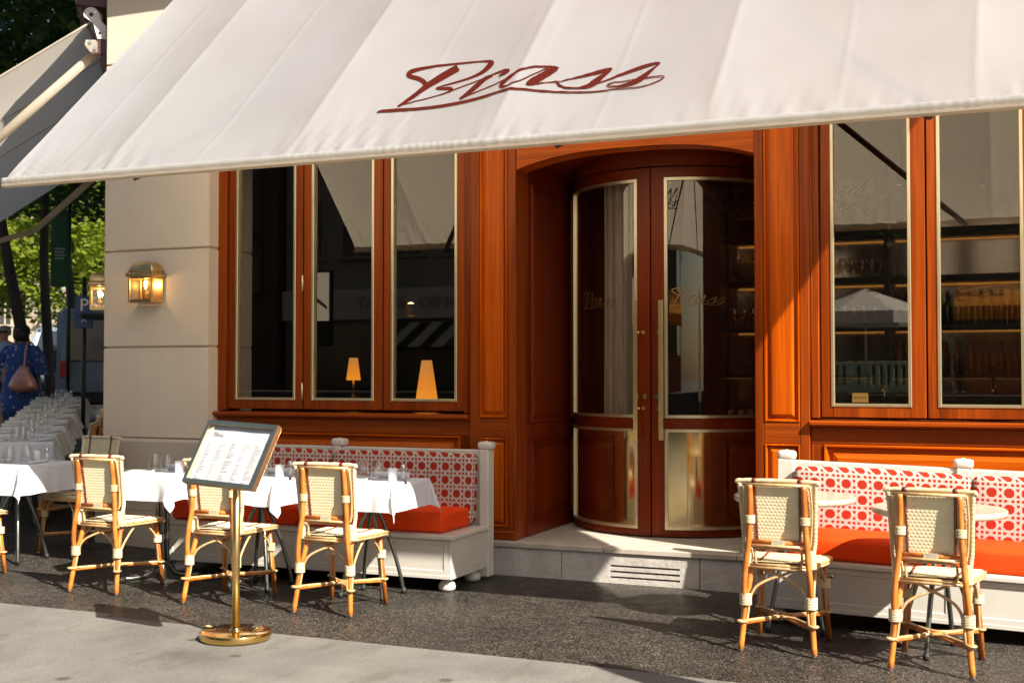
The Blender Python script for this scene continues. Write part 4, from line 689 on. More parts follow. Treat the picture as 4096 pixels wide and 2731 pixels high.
# ================================================================== LANTERNS
def rrect(w, d, z, r, n=5):
    out = []
    for cx, cy, a0 in ((w/2-r, d/2-r, 0), (-w/2+r, d/2-r, 90), (-w/2+r, -d/2+r, 180), (w/2-r, -d/2+r, 270)):
        for k in range(n): a = R(a0+90*k/(n-1)); out.append((cx+r*math.cos(a), cy+r*math.sin(a), z))
    return out
def make_lantern():
    t = empty('wall_lantern', (0,0,0)); w, d, h = .232, .150, .205
    f = MB(); e = .0115
    yc = -d/2
    for sx in (-1, 1):
        for y0 in (-d, -.013):
            x = sx*(w/2-e/2); f.bbox(x-e/2-.002, x+e/2+.002, y0, y0+.013, 0, h, .002)
        f.box(sx*(w/2-.004)-.003, sx*(w/2-.004)+.003, -d+.0135, -.0135, .001, .020); f.box(sx*(w/2-.004)-.003, sx*(w/2-.004)+.003, -d+.0135, -.0135, h-.018, h-.001)
    for z0, z1 in ((.0005,.0205),(h-.018,h-.0005)): f.box(-w/2+.0165, w/2-.0165, -d+.001, -d+.009, z0, z1)
    f.build('frame', M_GOLDB, t)
    MB().box(-w/2+.002, w/2-.002, -.006, 0, .001, h+.03).build('back_plate', M_GOLDB, t)
    MB().box(-w/2+.004, w/2-.004, -d+.004, -.007, -.004, .0).build('base_plate', M_GOLDB, t)
    b = MB(); b.loft([[(x, y-.075, z) for x, y, z in rrect(.275, .176, z, .006)] for z in (h, h+.032)]); bd = b.build('roof_band', M_GOLDB, t)
    rv = MB()
    for k in range(6): rv.tube([(-.115+.046*k, -.1625, h+.016), (-.115+.046*k, -.1655, h+.016)], .004, 6)
    for sx in (-1,1):
        for k in range(4): rv.tube([(sx*.137, -.14+.045*k, h+.016), (sx*.1405, -.14+.045*k, h+.016)], .004, 6)
    rv.build('rivet', M_DARKM, bd)
    rings = []
    for k in range(9):
        a = R(90*k/8); sc = math.cos(a)**.62; z = h+.032+.088*math.sin(a)**.9
        rings.append([(x, y-.073, zz) for x, y, zz in rrect(.03+.215*sc, .02+.138*sc, z, .012+.01*math.sin(a))])
    MB().loft(rings).build('roof', M_GOLDB, t)
    p = MB(); p.add([(-w/2+.015,-d+.005,.02),(w/2-.015,-d+.005,.02),(w/2-.015,-d+.005,h-.015),(-w/2+.015,-d+.005,h-.015)], [(0,1,2,3)])
    for sx in (-1,1): p.add([(sx*(w/2-.005),-d+.014,.02),(sx*(w/2-.005),-.014,.02),(sx*(w/2-.005),-.014,h-.015),(sx*(w/2-.005),-d+.014,h-.015)], [(0,1,2,3)])
    p.build('pane', M_LGLASS, t)
    s = MB(); s.lathe([(.0,.03),(.017,.03),(.017,.09),(.0,.09)], (0,yc,0), 12); sk = s.build('socket', M_GOLDB, t)
    MB().lathe([(.0,.09),(.014,.09),(.014,.105),(.0,.105)], (0,yc,0), 12).build('collar', M_WHITE, sk)
    bl = MB(); bl.lathe([(.012,.105),(.016,.118),(.027,.138),(.031,.156),(.027,.174),(.014,.186),(0,.189)], (0,yc,0), 14); bu = bl.build('bulb', M_LGLASS, t)
    fl = MB()
    for k in range(4): a = k*math.pi/2+.4; fl.tube([(.007*math.cos(a), yc+.007*math.sin(a), .125), (.010*math.cos(a), yc+.010*math.sin(a), .172)], .0022, 5)
    fl.build('filament', M_FIL, bu)
    ld = bpy.data.lights.new('lantern_light', 'POINT'); ld.energy = 1.3; ld.color = (1, .58, .22); ld.shadow_soft_size = .02
    lo = link('lantern_light', ld, t); lo.location = (0, yc-.0, .15)
    return t
M_FIL = mat('filament', (1,.7,.3), .5, emit=(1,.72,.36), es=60)
la = make_lantern(); la.location = (-6.447, 7.899, 2.000)
tag(la, 'golden wall lantern with lit filament bulb on the front of the cream stone pier', 'wall lantern', 'golden lanterns on the building')
lb = copy_tree(la); lp = PC + SD*.66 + Vector((0,0,1.985)); lb.location = (lp + SN*.002)[:]
lb.rotation_euler = (0, 0, math.atan2(SN.y, SN.x)+math.pi/2)
lb['label'] = 'golden wall lantern round the corner, half hidden behind the stone pier'

# ================================================================== BENCHES
def bench(W_, posts, root, pan, lidj, knob=None, feet=()):
    D = .58
    MB().bbox(.0, W_-.012, .005, D, .087, .344, .004).build('base_box', M_PAINT, root)
    for a_, b_ in pan:
        MB().nested(a_, b_, .142, .310, .0, [(-.03,.0),(0,0),(.004,.006),(.005,.011)], True).build('base_panel', M_PAINT, root)
    fr = MB(); xs = [0] + [q for p_ in pan for q in (p_[0]-.03, p_[1]+.03)] + [W_-.012]
    fr.bbox(0, W_-.012, -.002, .006, .0875, .112, .002)
    fr.build('bottom_rail', M_PAINT, root)
    for a_, b_ in lidj: MB().bbox(a_, b_, -.022, D-.002, .345, .372, .004).build('seat_lid', M_PAINT, root)
    for s_ in (W_-.013, .001):
        mb = MB().nested(.075, D-.1, .147, .312, 0, [(-.06,0),(0,0),(.003,.006),(.004,.010)])
        if s_ > .1: mb.v = [(s_ + .0025 - p[1]*1.0, p[0], p[2]) for p in mb.v]
        else: mb.v = [(s_ - .0025 + p[1], D-p[0], p[2]) for p in mb.v]
        mb.build('end_panel', M_PAINT, root)
    MB().bbox(.004, W_-.004, D+.02, D+.095, .06, .893, .006).build('back_board', M_PAINT, root)
    for x0, x1 in posts:
        p = MB().bbox(x0, x1, D-.002, D+.1, .018, .897, .005).build('post', M_PAINT, root)
        xm = (x0+x1)/2
        k = MB(); k.loft([[(x+xm, y+D+.05, z) for x, y, z in rrect(.115*q, .095*q, zz, .03*q)] for q, zz in ((.62,.897),(.92,.901),(1,.912),(1,.934),(.92,.946),(.66,.951),(.18,.953),(.16,.957))]); k.build('finial', M_PAINT, p)
    for x, y in feet:
        MB().lathe([(.0,0),(.042,.0),(.055,.012),(.058,.03),(.052,.052),(.038,.062),(.03,.088)], (x, y, .001), 18).build('bun_foot', M_PAINT, root)
    if knob: 
        for x in knob: MB().lathe([(.0,-.03),(.012,-.03),(.015,-.022),(.012,-.01),(.014,0)], (0,0,0), 12).xf(Matrix.Translation((x, 0, .300)) @ Matrix.Rotation(R(-90), 4, 'X')).build('lock_knob', M_GOLDB, root)
def cushion(w, d, h, r, mt, name, label, group, cat, loc, rot=(0,0,0), puff=.012):
    """soft box, pillowed faces"""
    bm = bmesh.new(); bmesh.ops.create_cube(bm, size=1)
    for v in bm.verts: v.co = Vector((v.co.x*w, v.co.y*d, v.co.z*h))
    bmesh.ops.bevel(bm, geom=list(bm.edges), offset=r, segments=4, profile=.5, affect='EDGES')
    bmesh.ops.subdivide_edges(bm, edges=[e for e in bm.edges if e.calc_length() > .1], cuts=7, use_grid_fill=True)
    for v in bm.verts:
        fx = max(0, 1-(2*v.co.x/w)**2); fy = max(0, 1-(2*v.co.y/d)**2); fz = max(0, 1-(2*v.co.z/h)**2)
        n_ = .35*math.sin(v.co.x*7.3+loc[0]*5)+.3*math.sin(v.co.x*17+v.co.z*9+loc[0])
        v.co.z += math.copysign(puff, v.co.z)*fx*fy*(1+n_*.5) if abs(v.co.z) > h*.4 else 0
        v.co.y += math.copysign(puff, v.co.y)*fx*fz*(1+n_) if abs(v.co.y) > d*.4 else 0
        v.co.z += h/2
    mb = MB(); mb.bm(bm, True); o = mb.build(name, mt, None, label, cat, group); o.location = loc; o.rotation_euler = rot; return o
b1 = empty('banquette', (-5.69, 7.125, 0), 0, 'off white wooden bench with caned cushions, left of the doorway behind the laid tables', 'bench', 'painted benches along the shopfront')
bench(2.305, ((0,.075),(1.06,1.115),(2.235,2.305)), b1, ((.075,1.04),(1.15,2.243)), ((-.005,1.094),(1.097,2.314)), None, ((.1,.09),(.74,.09),(1.55,.09),(2.225,.09),(.1,.5),(2.22,.5)))
b2 = empty('banquette', (-1.395, 7.04, -.004), 0, 'off white wooden bench in sunlight, right of the doorway behind the round tables', 'bench', 'painted benches along the shopfront')
bench(2.42, ((0,.095),(1.05,1.12),(2.33,2.42)), b2, ((.08,1.03),(1.16,2.34)), ((-.01,1.094),(1.097,2.43)), (.42, 1.75), ((.1,.09),(1.1,.09),(2.3,.09)))
b2.rotation_euler = (0, R(1.45), 0)
cushion(1.07,.46,.132,.028,M_RED,'seat_cushion','red seat cushion on the left bench, half hidden behind the menu stand and table','red seat cushions','cushion',(-5.145,7.42,.373))
cushion(1.12,.46,.132,.028,M_RED,'seat_cushion','red seat cushion at the doorway end of the left bench','red seat cushions','cushion',(-4.05,7.42,.373))
cushion(1.045,.11,.475,.03,M_CANE,'back_cushion','red and white cane pattern back cushion behind the menu stand on the left bench','cane pattern back cushions','cushion',(-5.14,7.655,.392),(R(-5),0,0))
cushion(1.125,.11,.475,.03,M_CANE,'back_cushion','red and white cane pattern back cushion at the doorway end of the left bench','cane pattern back cushions','cushion',(-4.035,7.655,.392),(R(-5),0,0))
def onb2(x, y, z): return (-1.395+x*math.cos(R(1.45))+z*math.sin(R(1.45)), 7.04+y, -.004-x*math.sin(R(1.45))+z*math.cos(R(1.45)))
RT = R(1.45)
cushion(1.0,.47,.132,.028,M_RED,'seat_cushion','sunlit red seat cushion behind the left round table','red seat cushions','cushion',onb2(.595,.285,.373),(0,RT,0))
cushion(1.18,.47,.132,.028,M_RED,'seat_cushion','sunlit red seat cushion at the right frame edge behind the right round table','red seat cushions','cushion',onb2(1.705,.285,.373),(0,RT,0))
cushion(1.02,.11,.475,.03,M_CANE,'back_cushion','sunlit cane pattern back cushion behind the left round table','cane pattern back cushions','cushion',onb2(.625,.525,.388),(R(-5),RT,0))
cushion(1.16,.11,.475,.03,M_CANE,'back_cushion','sunlit cane pattern back cushion at the right frame edge','cane pattern back cushions','cushion',onb2(1.725,.525,.388),(R(-5),RT,0))

# ================================================================== CHAIRS
def weave_grid(fn, nu, nv, amp, step=5):
    """basket weave relief; fn(u,v)->(point, normal)"""
    def f(u, v):
        p, n = fn(u, v); row = int(v*nv); fv = v*nv-row
        b = math.sin(math.pi*min(1, fv))**.6 if 0 < fv < 1 else 0
        bump_ = .5+.5*math.cos(2*math.pi*(u*nu + .5*(row % 2)))
        return tuple(Vector(p)+Vector(n)*(amp*b*(.25+.75*bump_)))
    return MB().grid(f, nu*step, nv*step)
def strip_chain(pts, n, w=.007, up=(0,-1,0)):
    """two thin dark strands that cross like a chain"""
    mb = MB(); pts = [Vector(p) for p in pts]; u = Vector(up)
    P = curve_pts(pts, max(2, n*6//max(1, len(pts)-1)))
    for ph in (0, math.pi):
        q = []
        for i, p in enumerate(P):
            t = (Vector(P[min(i+1,len(P)-1)])-Vector(P[max(i-1,0)])).normalized(); sd = t.cross(u).normalized()
            a = 2*math.pi*i/len(P)*n/2+ph; q.append(Vector(p)+sd*w*math.sin(a)+u*.0015*math.cos(a))
        mb.tube(q, .0024, 5)
    return mb
def make_chair():
    t = empty('bistro_chair', (0,0,0))
    sh = {}
    # back is curved slightly backward (towards -y)
    def by(z): return -.165 - .066*((z-.44)/.45)**1.15 if z > .44 else -.165
    def bw(z): return .172+.016*((z-.5)/.38)
    # rear legs, back posts, front legs
    for s in (-1, 1):
        leg = MB().tube(curve_pts([(s*.148,-.148,.432),(s*.158,-.178,.33),(s*.168,-.200,.24),(s*.190,-.238,.004)], 4), .0155, 10).build('leg', M_POLE, t)
        MB().lathe([(.0,.0),(.013,.0),(.0155,.008),(.0155,.016)], (s*.190,-.238,0), 10).build('foot_cap', M_CHROME, leg)
        po = MB().tube(curve_pts([(s*.138,by(.868)-.004,.868),(s*.142,by(.70)-.014,.70),(s*.150,-.212,.56),(s*.162,-.226,.45),(s*.172,-.222,.34),(s*.171,-.210,.255)], 5), .0150, 10).build('back_post', M_POLE, t)
        def ring(mb, c, r_, h, n, tilt=0):
            for k in range(n):
                z = c[2]-h/2+h*(k+.5)/n
                mb.tube([(c[0]+r_*1.25*math.cos(a)*1.0, c[1]+r_*math.sin(a), z) for a in [2*math.pi*q/10 for q in range(11)]], h/n*.55, 5, False)
            mb.lathe([(r_*1.0,-h/2),(r_*1.0,h/2)], c, 12, sx=1.2); return mb
        ring(MB(), (s*.169,-.205,.268), .024, .062, 8).build('binding', M_BIND, t)
        ring(MB(), (s*.1415,by(.685)-.013,.685), .0185, .042, 6).build('binding', M_BIND, t)
        fl = MB().tube([(s*.168,.178,.432),(s*.176,.196,.25),(s*.190,.226,.004)], .0155, 10).build('leg', M_POLE, t)
        MB().lathe([(.0,.0),(.013,.0),(.0155,.008),(.0155,.016)], (s*.190,.226,0), 10).build('foot_cap', M_CHROME, fl)
        ring(MB(), (s*.174,.190,.312), .0225, .048, 7).build('binding', M_BIND, t)
        # slim canes that brace each front leg
        c = MB()
        c.tube(curve_pts([(s*.165,.06,.428),(s*.172,.13,.375),(s*.176,.172,.32),(s*.179,.188,.23),(s*.182,.196,.155)], 5), .0072, 7)
        c.tube(curve_pts([(s*.07,.185,.428),(s*.125,.192,.38),(s*.153,.196,.32),(s*.160,.204,.23),(s*.164,.208,.155)], 5), .0072, 7)
        # and the rear ones: under the seat side, and the crossed arch
        c.tube(curve_pts([(s*.165,-.02,.428),(s*.170,-.09,.38),(s*.176,-.165,.305),(s*.183,-.196,.24),(s*.188,-.216,.15)], 5), .0072, 7)
        c.tube(curve_pts([(-s*.085,-.125,.428),(-s*.03,-.150,.402),(s*.06,-.178,.368),(s*.118,-.196,.33),(s*.145,-.205,.275),(s*.155,-.214,.20),(s*.162,-.222,.145)], 6), .0078, 7)
        c.build('cane_brace', M_PEEL, t)
        # thick wrapped corner between seat and back
        w = MB()
        for k in range(13):
            z = .440+.0072*k
            w.tube([(s*.163+.024*math.cos(a), -.160-.004*k/3+.030*math.sin(a), z) for a in [2*math.pi*q/10 for q in range(11)]], .0042, 5, False)
        w.lathe([(.024,0),(.024,.094)], (s*.163,-.166,.44), 10); w.build('corner_wrap', M_BIND, t)
        MB().tube([(s*.15,-.130,.415),(s*.15,-.168,.395)], .012, 8).build('peg', M_POLE, t)
    # crossed stretchers
    st = MB(); z = .143
    st.tube([(-.178,-.218,z),(0,-.008,z+.012),(.178,.203,z)], .0105, 8); st.tube([(.178,-.218,z-.004),(0,-.008,z+.003),(-.178,.203,z-.004)], .0105, 8)
    st.build('stretcher', M_POLE, t)
    cn = MB()
    for s in (-1, 1):
        cn.tube(curve_pts([(-.200,s*.224-.01,z+.012),(-.17,s*.198-.01,z+.014),(-.06,s*.075-.01,z+.016),(0,s*.045-.01,z+.016),(.06,s*.075-.01,z+.016),(.17,s*.198-.01,z+.014),(.200,s*.224-.01,z+.012)], 6), .0072, 7)
        cn.tube(curve_pts([(s*.176,-.24,z+.012),(s*.152,-.195,z+.014),(s*.062,-.07,z+.015),(s*.04,-.01,z+.015),(s*.062,.055,z+.015),(s*.152,.178,z+.014),(s*.176,.226,z+.012)], 6), .0072, 7)
        for q in (-1, 1):
            cn.tube([(s*.186+.020*math.cos(a), (q*.218-.008)+.021*math.sin(a), z+.012) for a in [2*math.pi*k/10 for k in range(11)]], .0070, 6, False)
    cn.build('stretcher_cane', M_PEEL, t)
    # seat: woven pad with rolled front edge
    def sx_(v): return .172+.036*smooth(v*1.4)
    def seatf(u, v):
        y = -.175+.385*v; dz = -.030*smooth((v-.90)/.10) - .006*math.sin(math.pi*u)*math.sin(math.pi*v)
        x = (2*u-1)*sx_(v); r_ = 1-abs(2*u-1); dz -= .010*max(0, 1-r_/.07)**2
        return (x, y, .462+dz), (0,0,1)
    weave_grid(seatf, 26, 24, .0036, 4).build('seat', M_WEAVE, t)
    um = MB()
    um.grid(lambda u, v: (-(2*u-1)*sx_(v), -.175+.385*v, .431), 4, 6); um.build('seat_underside', M_WEAVE, t)
    ol = [(sx_(v), -.175+.385*v) for v in [k/12 for k in range(13)]]
    rim = [(-x, y) for x, y in ol] + [(.0,.222)] + [(x, y) for x, y in ol[::-1]]
    for zz, rr, ex in ((.451,.0085,.004),(.436,.0085,.003)):
        r_ = MB(); r_.tube([(x*(1+ex*4), y+(.006 if y > .2 else 0), zz-(.010 if y > .19 else 0)) for x, y in rim] , rr, 7); r_.build('seat_rim', M_PEEL, t)
    MB().tube([(-.165,-.182,.447),(.165,-.182,.447)], .0085, 7).tube([(-.165,-.184,.432),(.165,-.184,.432)], .0085, 7).build('seat_rim', M_PEEL, t)
    for s in (-1, 1):
        strip_chain([(s*.105,-.17,.4665),(s*.115,0,.463),(s*.125,.19,.4655)], 26, .005, (0,0,1)).build('seat_stripe', M_WEAVER, t)
    # backrest panel woven, on the seat side of the posts
    def bf(u, v):
        z = .562+.318*v; return ((2*u-1)*bw(z), by(z)+.010, z), (0,-1,0)
    weave_grid(bf, 18, 18, .0021, 5).build('backrest', M_WEAVE, t)
    def bf2(u, v):
        z = .562+.318*v; return ((1-2*u)*bw(z), by(z)+.016, z), (0,1,0)
    weave_grid(bf2, 18, 18, .0030, 4).build('backrest_front', M_WEAVE, t)
    for s in (-1, 1):
        strip_chain([(s*.112,by(.566)+.006,.566),(s*.114,by(.72)+.006,.72),(s*.118,by(.876)+.006,.876)], 22, .006).build('back_stripe', M_WEAVER, t)
        strip_chain([(s*.112,by(.566)+.020,.566),(s*.114,by(.72)+.020,.72),(s*.118,by(.876)+.020,.876)], 22, .006).build('back_stripe', M_WEAVER, t)
    # outer wrapped frame of the back
    P = [(-bw(.5)-.006,-.170,.53)] + [(-bw(z)-.008, by(z)+.016, z) for z in (.58,.66,.74,.82,.868)] + [(-bw(.88)+.010, by(.88)+.014, .886)]
    P = P + [(x*-1, y, z) for x, y, z in P[::-1]]
    fr = MB(); Q = curve_pts(P, 12); fr.tube(Q, [.0125+.0014*math.sin(i*1.9) for i in range(len(Q))], 8); fr.build('back_frame', M_BIND, t)
    for s in (-1,1): MB().tube([(s*.118-.011,by(.887)+.014,.8865),(s*.118+.011,by(.887)+.014,.8865)], .0146, 8).build('red_band', M_WEAVER, t)
    q = MB(); q.tube([(-.168,by(.872)-.004,.868),(.168,by(.872)-.004,.868)], .0085, 7); q.tube(curve_pts([(-.17,by(.87)-.003,.868),(-.176,by(.75)-.001,.75),(-.168,by(.60)-.001,.60),(-.160,-.19,.545)],4), .0062, 6)
    q.tube(curve_pts([(.17,by(.87)-.003,.868),(.176,by(.75)-.001,.75),(.168,by(.60)-.001,.60),(.160,-.19,.545)],4), .0062, 6); q.build('back_rim', M_PEEL, t)
    MB().tube([(-.142,by(.56)-.002,.566),(.142,by(.56)-.002,.566)], .0125, 9).build('cross_rail', M_POLE, t)
    c = MB().tube([(-.160,-.206,.549),(.160,-.206,.549)], .0078, 7)
    c.tube(curve_pts([(-.118,-.186,.452),(-.120,-.192,.51),(-.104,-.196,.532),(0,-.197,.536),(.104,-.196,.532),(.120,-.192,.51),(.118,-.186,.452)], 5), .0066, 7); c.build('back_cane', M_PEEL, t)
    pq = MB().box(-.034, .034, by(.56)-.0185, by(.56)-.0165, .556, .580).build('maker_plate', M_GOLDP2, t)
    tx = text_mesh('MAISON GATTI', .0082, .0002); tx.xf(Matrix.Translation((0, by(.56)-.0188, .574)) @ Matrix.Rotation(R(90), 4, 'X'))
    for k in range(3): tx.box(-.026, .026, by(.56)-.0190, by(.56)-.0186, .5585+.0042*k, .5597+.0042*k)
    tx.build('plate_lettering', M_INK, pq)
    return t
M_GOLDP2 = mat('cream maker plate', (.62,.56,.38), .4)
chair0 = make_chair()
G_CH = 'cream and red woven rattan bistro chairs'
def place_chair(x, y, rz, label, group=G_CH, first=[True], dz=0):
    o = chair0 if first[0] else copy_tree(chair0)
    first[0] = False
    o.location = (x, y, gz(x, y)+dz+.001); o.rotation_euler = (0, 0, R(rz)); tag(o, label, 'chair', group); return o
place_chair(-3.80, 6.425, 2, 'woven rattan chair just right of the menu stand, at the table nearest the doorway')
place_chair(-4.60, 6.415, 3, 'woven rattan chair partly hidden behind the menu stand pole')
place_chair(-5.535, 6.455, 1, 'woven rattan chair left of the menu stand, facing the bench table by the pier')
place_chair(-1.14, 6.54, -1, 'sunlit woven rattan chair at the left one of the two round tables')
place_chair(-.372, 6.44, -4, 'sunlit woven rattan chair at the right one of the two round tables')
place_chair(-6.83, 6.36, 8, 'rattan chair cut off by the lower left frame edge, its seat corner in view')
place_chair(-6.80, 7.49, 174, 'shaded rattan chair with its back to the stone pier, behind the corner table')

# ================================================================== TABLES
def make_table(size, top_mat, round_=False, pedestal=False, th=.025, htop=.735, rl=.21):
    t = empty('round_table' if round_ else 'square_table', (0,0,0))
    if round_:
        mb = MB(); r_ = size
        mb.lathe([(0,htop-.034),(r_-.012,htop-.034),(r_-.002,htop-.028),(r_,htop-.020),(r_,htop-.006),(r_-.004,htop)], n=64); mb.disc((0,0,htop), r_-.004, 64)
        mb.build('tabletop', top_mat, t)
    else: MB().bbox(-size, size, -size, size, htop-th, htop, .006).build('tabletop', top_mat, t)
    zt = htop-(.035 if round_ else th)
    for k in range(4):
        a = math.pi/4 + k*math.pi/2; c, s = math.cos(a), math.sin(a)
        if pedestal: P = [(.033*c,.033*s,zt),(.033*c,.033*s,.20),(.045*c,.045*s,.10),(.10*c,.10*s,.035),(.19*c,.19*s,.016),(.245*c,.245*s,.016)]
        else: P = [(.030*c,.030*s,zt),(.032*c,.032*s,.56),(.07*c,.07*s,.47),(.135*c,.135*s,.30),(.182*c,.182*s,.14),(rl*c,rl*s,.02)]
        lg = MB().tube(curve_pts(P, 6), .0135 if not pedestal else .0155, 9).build('leg', M_STEEL, t)
        if not pedestal: MB().tube([(rl*c,rl*s,.035),(rl*c*1.006,rl*s*1.006,.0)], .0165, 9).build('foot_cap', M_BLACKR, lg)
    cr = MB()
    if pedestal: cr.tube([(.068*math.cos(q*math.pi/8), .068*math.sin(q*math.pi/8), .125) for q in range(17)], .011, 7, False)
    else:
        for k in range(6): cr.tube([(.047*math.cos(q*math.pi/6), .047*math.sin(q*math.pi/6), .575+.011*k) for q in range(13)], .0055, 5, False)
    cr.build('collar_ring', M_STEEL, t)
    MB().box(-.16,.16,-.02,.02,zt-.012,zt+.001).box(-.0195,.0195,-.16,.16,zt-.013,zt+.0005).build('under_bracket', M_STEEL, t)
    return t
HT = .735
def make_cloth(a, c, seed, lift=None):
    """square cloth of half width c over a square top of half width a; corners hang as pleated points"""
    r_ = random.Random(seed); p1, p2, p3 = (r_.uniform(0, 6.28) for _ in range(3)); n = 56
    fl = [r_.uniform(.10, .30) for _ in range(4)]
    def f(u, v):
        s, t = (2*u-1)*c, (2*v-1)*c
        ds, dt = max(0, abs(s)-a), max(0, abs(t)-a); sx, sy = math.copysign(1, s), math.copysign(1, t)
        px, py = max(-a, min(a, s)), max(-a, min(a, t))
        z = HT+.004 + .0015*math.sin(9*s+p1)*math.sin(8*t+p2) + .0022*(math.exp(-(s/.008)**2)+math.exp(-(t/.008)**2))
        if ds == 0 and dt == 0: return (px, py, z)
        rr = math.hypot(ds, dt); ph = math.atan2(dt, ds)
        edge = (s if dt > ds else t)
        q = (0 if sx > 0 else 1) + (0 if sy > 0 else 2)
        corner = math.sin(2*ph)**2 if ds > 0 and dt > 0 else 0
        wob = .20*math.sin(edge*12+p1*sx+p3*sy)+.12*math.sin(edge*23+p2)
        k = .16+wob*smooth(rr/.10)*(1-corner)+fl[q]*corner*.9
        rd = min(rr, .03); bend = rd*rd/.06          # rounding over the edge
        drop = rr-.012*min(1, rr/.03)
        k = max(.03, k); z -= drop*math.cos(k)-.0; out = .008*min(1, rr/.02)+drop*math.sin(k)
        if lift and q == lift[0]:
            m = smooth((rr-.03)/.2)*max(corner, .35*(ph if lift[1] > 0 else 1)); out += m*lift[2]; z += m*lift[3]
        # fold: the corner point tucks into an S pleat
        fo = corner*smooth(rr/.12)*.030*math.sin(4*ph+p1)
        dx, dy = math.cos(ph)*sx, math.sin(ph)*sy
        return (px+dx*out-dy*fo, py+dy*out+dx*fo, z)
    mb = MB().grid(f, n, n)
    return mb
def place_cloth(mb, x, y, rz, label, group='white tablecloths', dz=0):
    o = mb.build('tablecloth', M_CLOTH, None, label, 'tablecloth', group); o.location = (x, y, gz(x, y)+dz); o.rotation_euler = (0, 0, R(rz)); return o
# tableware
def make_glass():
    return MB().lathe([(0,.003),(.036,.003),(.041,.008),(.043,.02),(.0435,.035),(.040,.08),(.0355,.122)], n=20).build('tumbler', M_TUMB)
def make_shaker():
    t = empty('salt_shaker', (0,0,0))
    MB().lathe([(0,0),(.019,0),(.021,.004),(.0185,.03),(.0150,.070),(.0145,.078)], n=10).build('body', M_TUMB, t)
    MB().lathe([(0,.003),(.0172,.003),(.0165,.03),(.0142,.058),(0,.058)], n=10).build('salt_fill', M_SALT, t)
    MB().lathe([(.0160,.074),(.0165,.082),(.0155,.092),(.011,.100),(0,.103)], n=12).build('dome_cap', M_CHROME, t)
    return t
def make_cup():
    return MB().lathe([(0,0),(.028,0),(.0295,.002),(.031,.08),(.0300,.0812),(.0285,.08),(.027,.012),(0,.012)], n=20).build('candle_cup', M_WHITE)
def make_napkin(roll=True):
    mb = MB(); L_ = .20
    sec = [(-.045,0),(.040,0),(.050,.004),(.054,.013),(.050,.022),(.040,.025),(.02,.020),(-.02,.014),(-.045,.012),(-.050,.006)]
    mb.loft([[(x, y+.002*math.sin(x*60), z) for y, z in sec] for x in (-L_/2, -L_/4, 0, L_/4, L_/2)], True, True)
    return mb.build('folded_napkin', M_CLOTH)
def make_roll():
    mb = MB(); n = 12
    mb.loft([[(x, .026*math.cos(2*math.pi*k/n), .022+.021*math.sin(2*math.pi*k/n)) for k in range(n)] for x in (-.13,-.07,0,.07,.13)])
    return mb.build('rolled_napkin', M_CLOTH)
def make_fork():
    mb = MB(); mb.loft([[(x, -w, z), (x, w, z), (x, w, z+.0025), (x, -w, z+.0025)] for x, w, z in ((-.10,.006,0),(-.04,.0035,.003),(.02,.003,.006),(.045,.011,.005),(.06,.0115,.003))], True, False)
    for k in range(4): y = -.0095+.0063*k; mb.box(.0595, .095, y-.0015, y+.0015, .003, .0052)
    return mb.build('fork', M_CHROME)
def make_knife():
    mb = MB(); mb.loft([[(x, -w, z), (x, w, z), (x, w, z+.003), (x, -w, z+.003)] for x, w, z in ((-.11,.006,0),(-.03,.0055,.002),(.0,.004,.003),(.02,.009,.003),(.09,.009,.002),(.11,.002,.002))], True, False)
    return mb.build('knife', M_CHROME)
def make_clip():
    mb = MB(); P = [(-.03,.0085),(.008,.0085),(.016,.004),(.018,-.012),(.012,-.034),(.002,-.034)]
    mb.grid(lambda u, v: (P[min(5,int(u*5+.001))][0], -.014+.028*v, P[min(5,int(u*5+.001))][1]), 5, 1); return mb.build('cloth_clip', M_CHROME)
PROTO = {}
def ware(kind, x, y, z, rz, label, group):
    mk = {'tumbler':make_glass,'salt_shaker':make_shaker,'candle_cup':make_cup,'folded_napkin':make_napkin,'rolled_napkin':make_roll,'fork':make_fork,'knife':make_knife,'cloth_clip':make_clip}[kind]
    if kind not in PROTO: o = PROTO[kind] = mk()
    else: o = copy_tree(PROTO[kind])
    o.location = (x, y, z); o.rotation_euler = (0, 0, R(rz))
    cat = {'tumbler':'glass','salt_shaker':'salt shaker','candle_cup':'cup','folded_napkin':'napkin','rolled_napkin':'napkin','fork':'fork','knife':'knife','cloth_clip':'clip'}[kind]
    tag(o, label, cat, group); return o
def lay(x, y, rz, where, full=True, flip=1):
    """one laid table: where = words that single the table out"""
    z = gz(x, y)+HT+.006; c, s = math.cos(R(rz)), math.sin(R(rz))
    def P(u, v): return x+u*c-v*s, y+u*s+v*c
    def W_(k, u, v, dz, r_, lab, grp): return ware(k, *P(u, v), z+dz, rz+r_, lab, grp)
    W_('tumbler', -.085, .02, 0, 0, 'left stemless water glass on '+where, 'water glasses')
    W_('tumbler', .020, .015, 0, 40, 'right stemless water glass on '+where, 'water glasses')
    W_('candle_cup', .155, -.02, 0, 0, 'white candle cup on '+where, 'white candle cups')
    W_('salt_shaker', .19, .055, 0, 15, 'glass salt shaker with chrome cap on '+where, 'salt shakers')
    W_('folded_napkin', -.07, -.18, 0, 2, 'napkin with cutlery on the chair side of '+where, 'folded napkins')
    W_('fork', -.05, -.185, .0255, 24, 'fork lying on the folded napkin on '+where, 'forks')
    W_('knife', -.07, -.175, .0245, 4, 'knife lying on the folded napkin on '+where, 'knives')
    W_('rolled_napkin', .04, .17, 0, 0, 'rolled white napkin on the bench side of '+where, 'rolled napkins')
    if full: W_('cloth_clip', .262, -.08, 0, 0, 'metal clip holding the cloth on '+where, 'cloth clips')
sq = make_table(.275, M_SHELF)
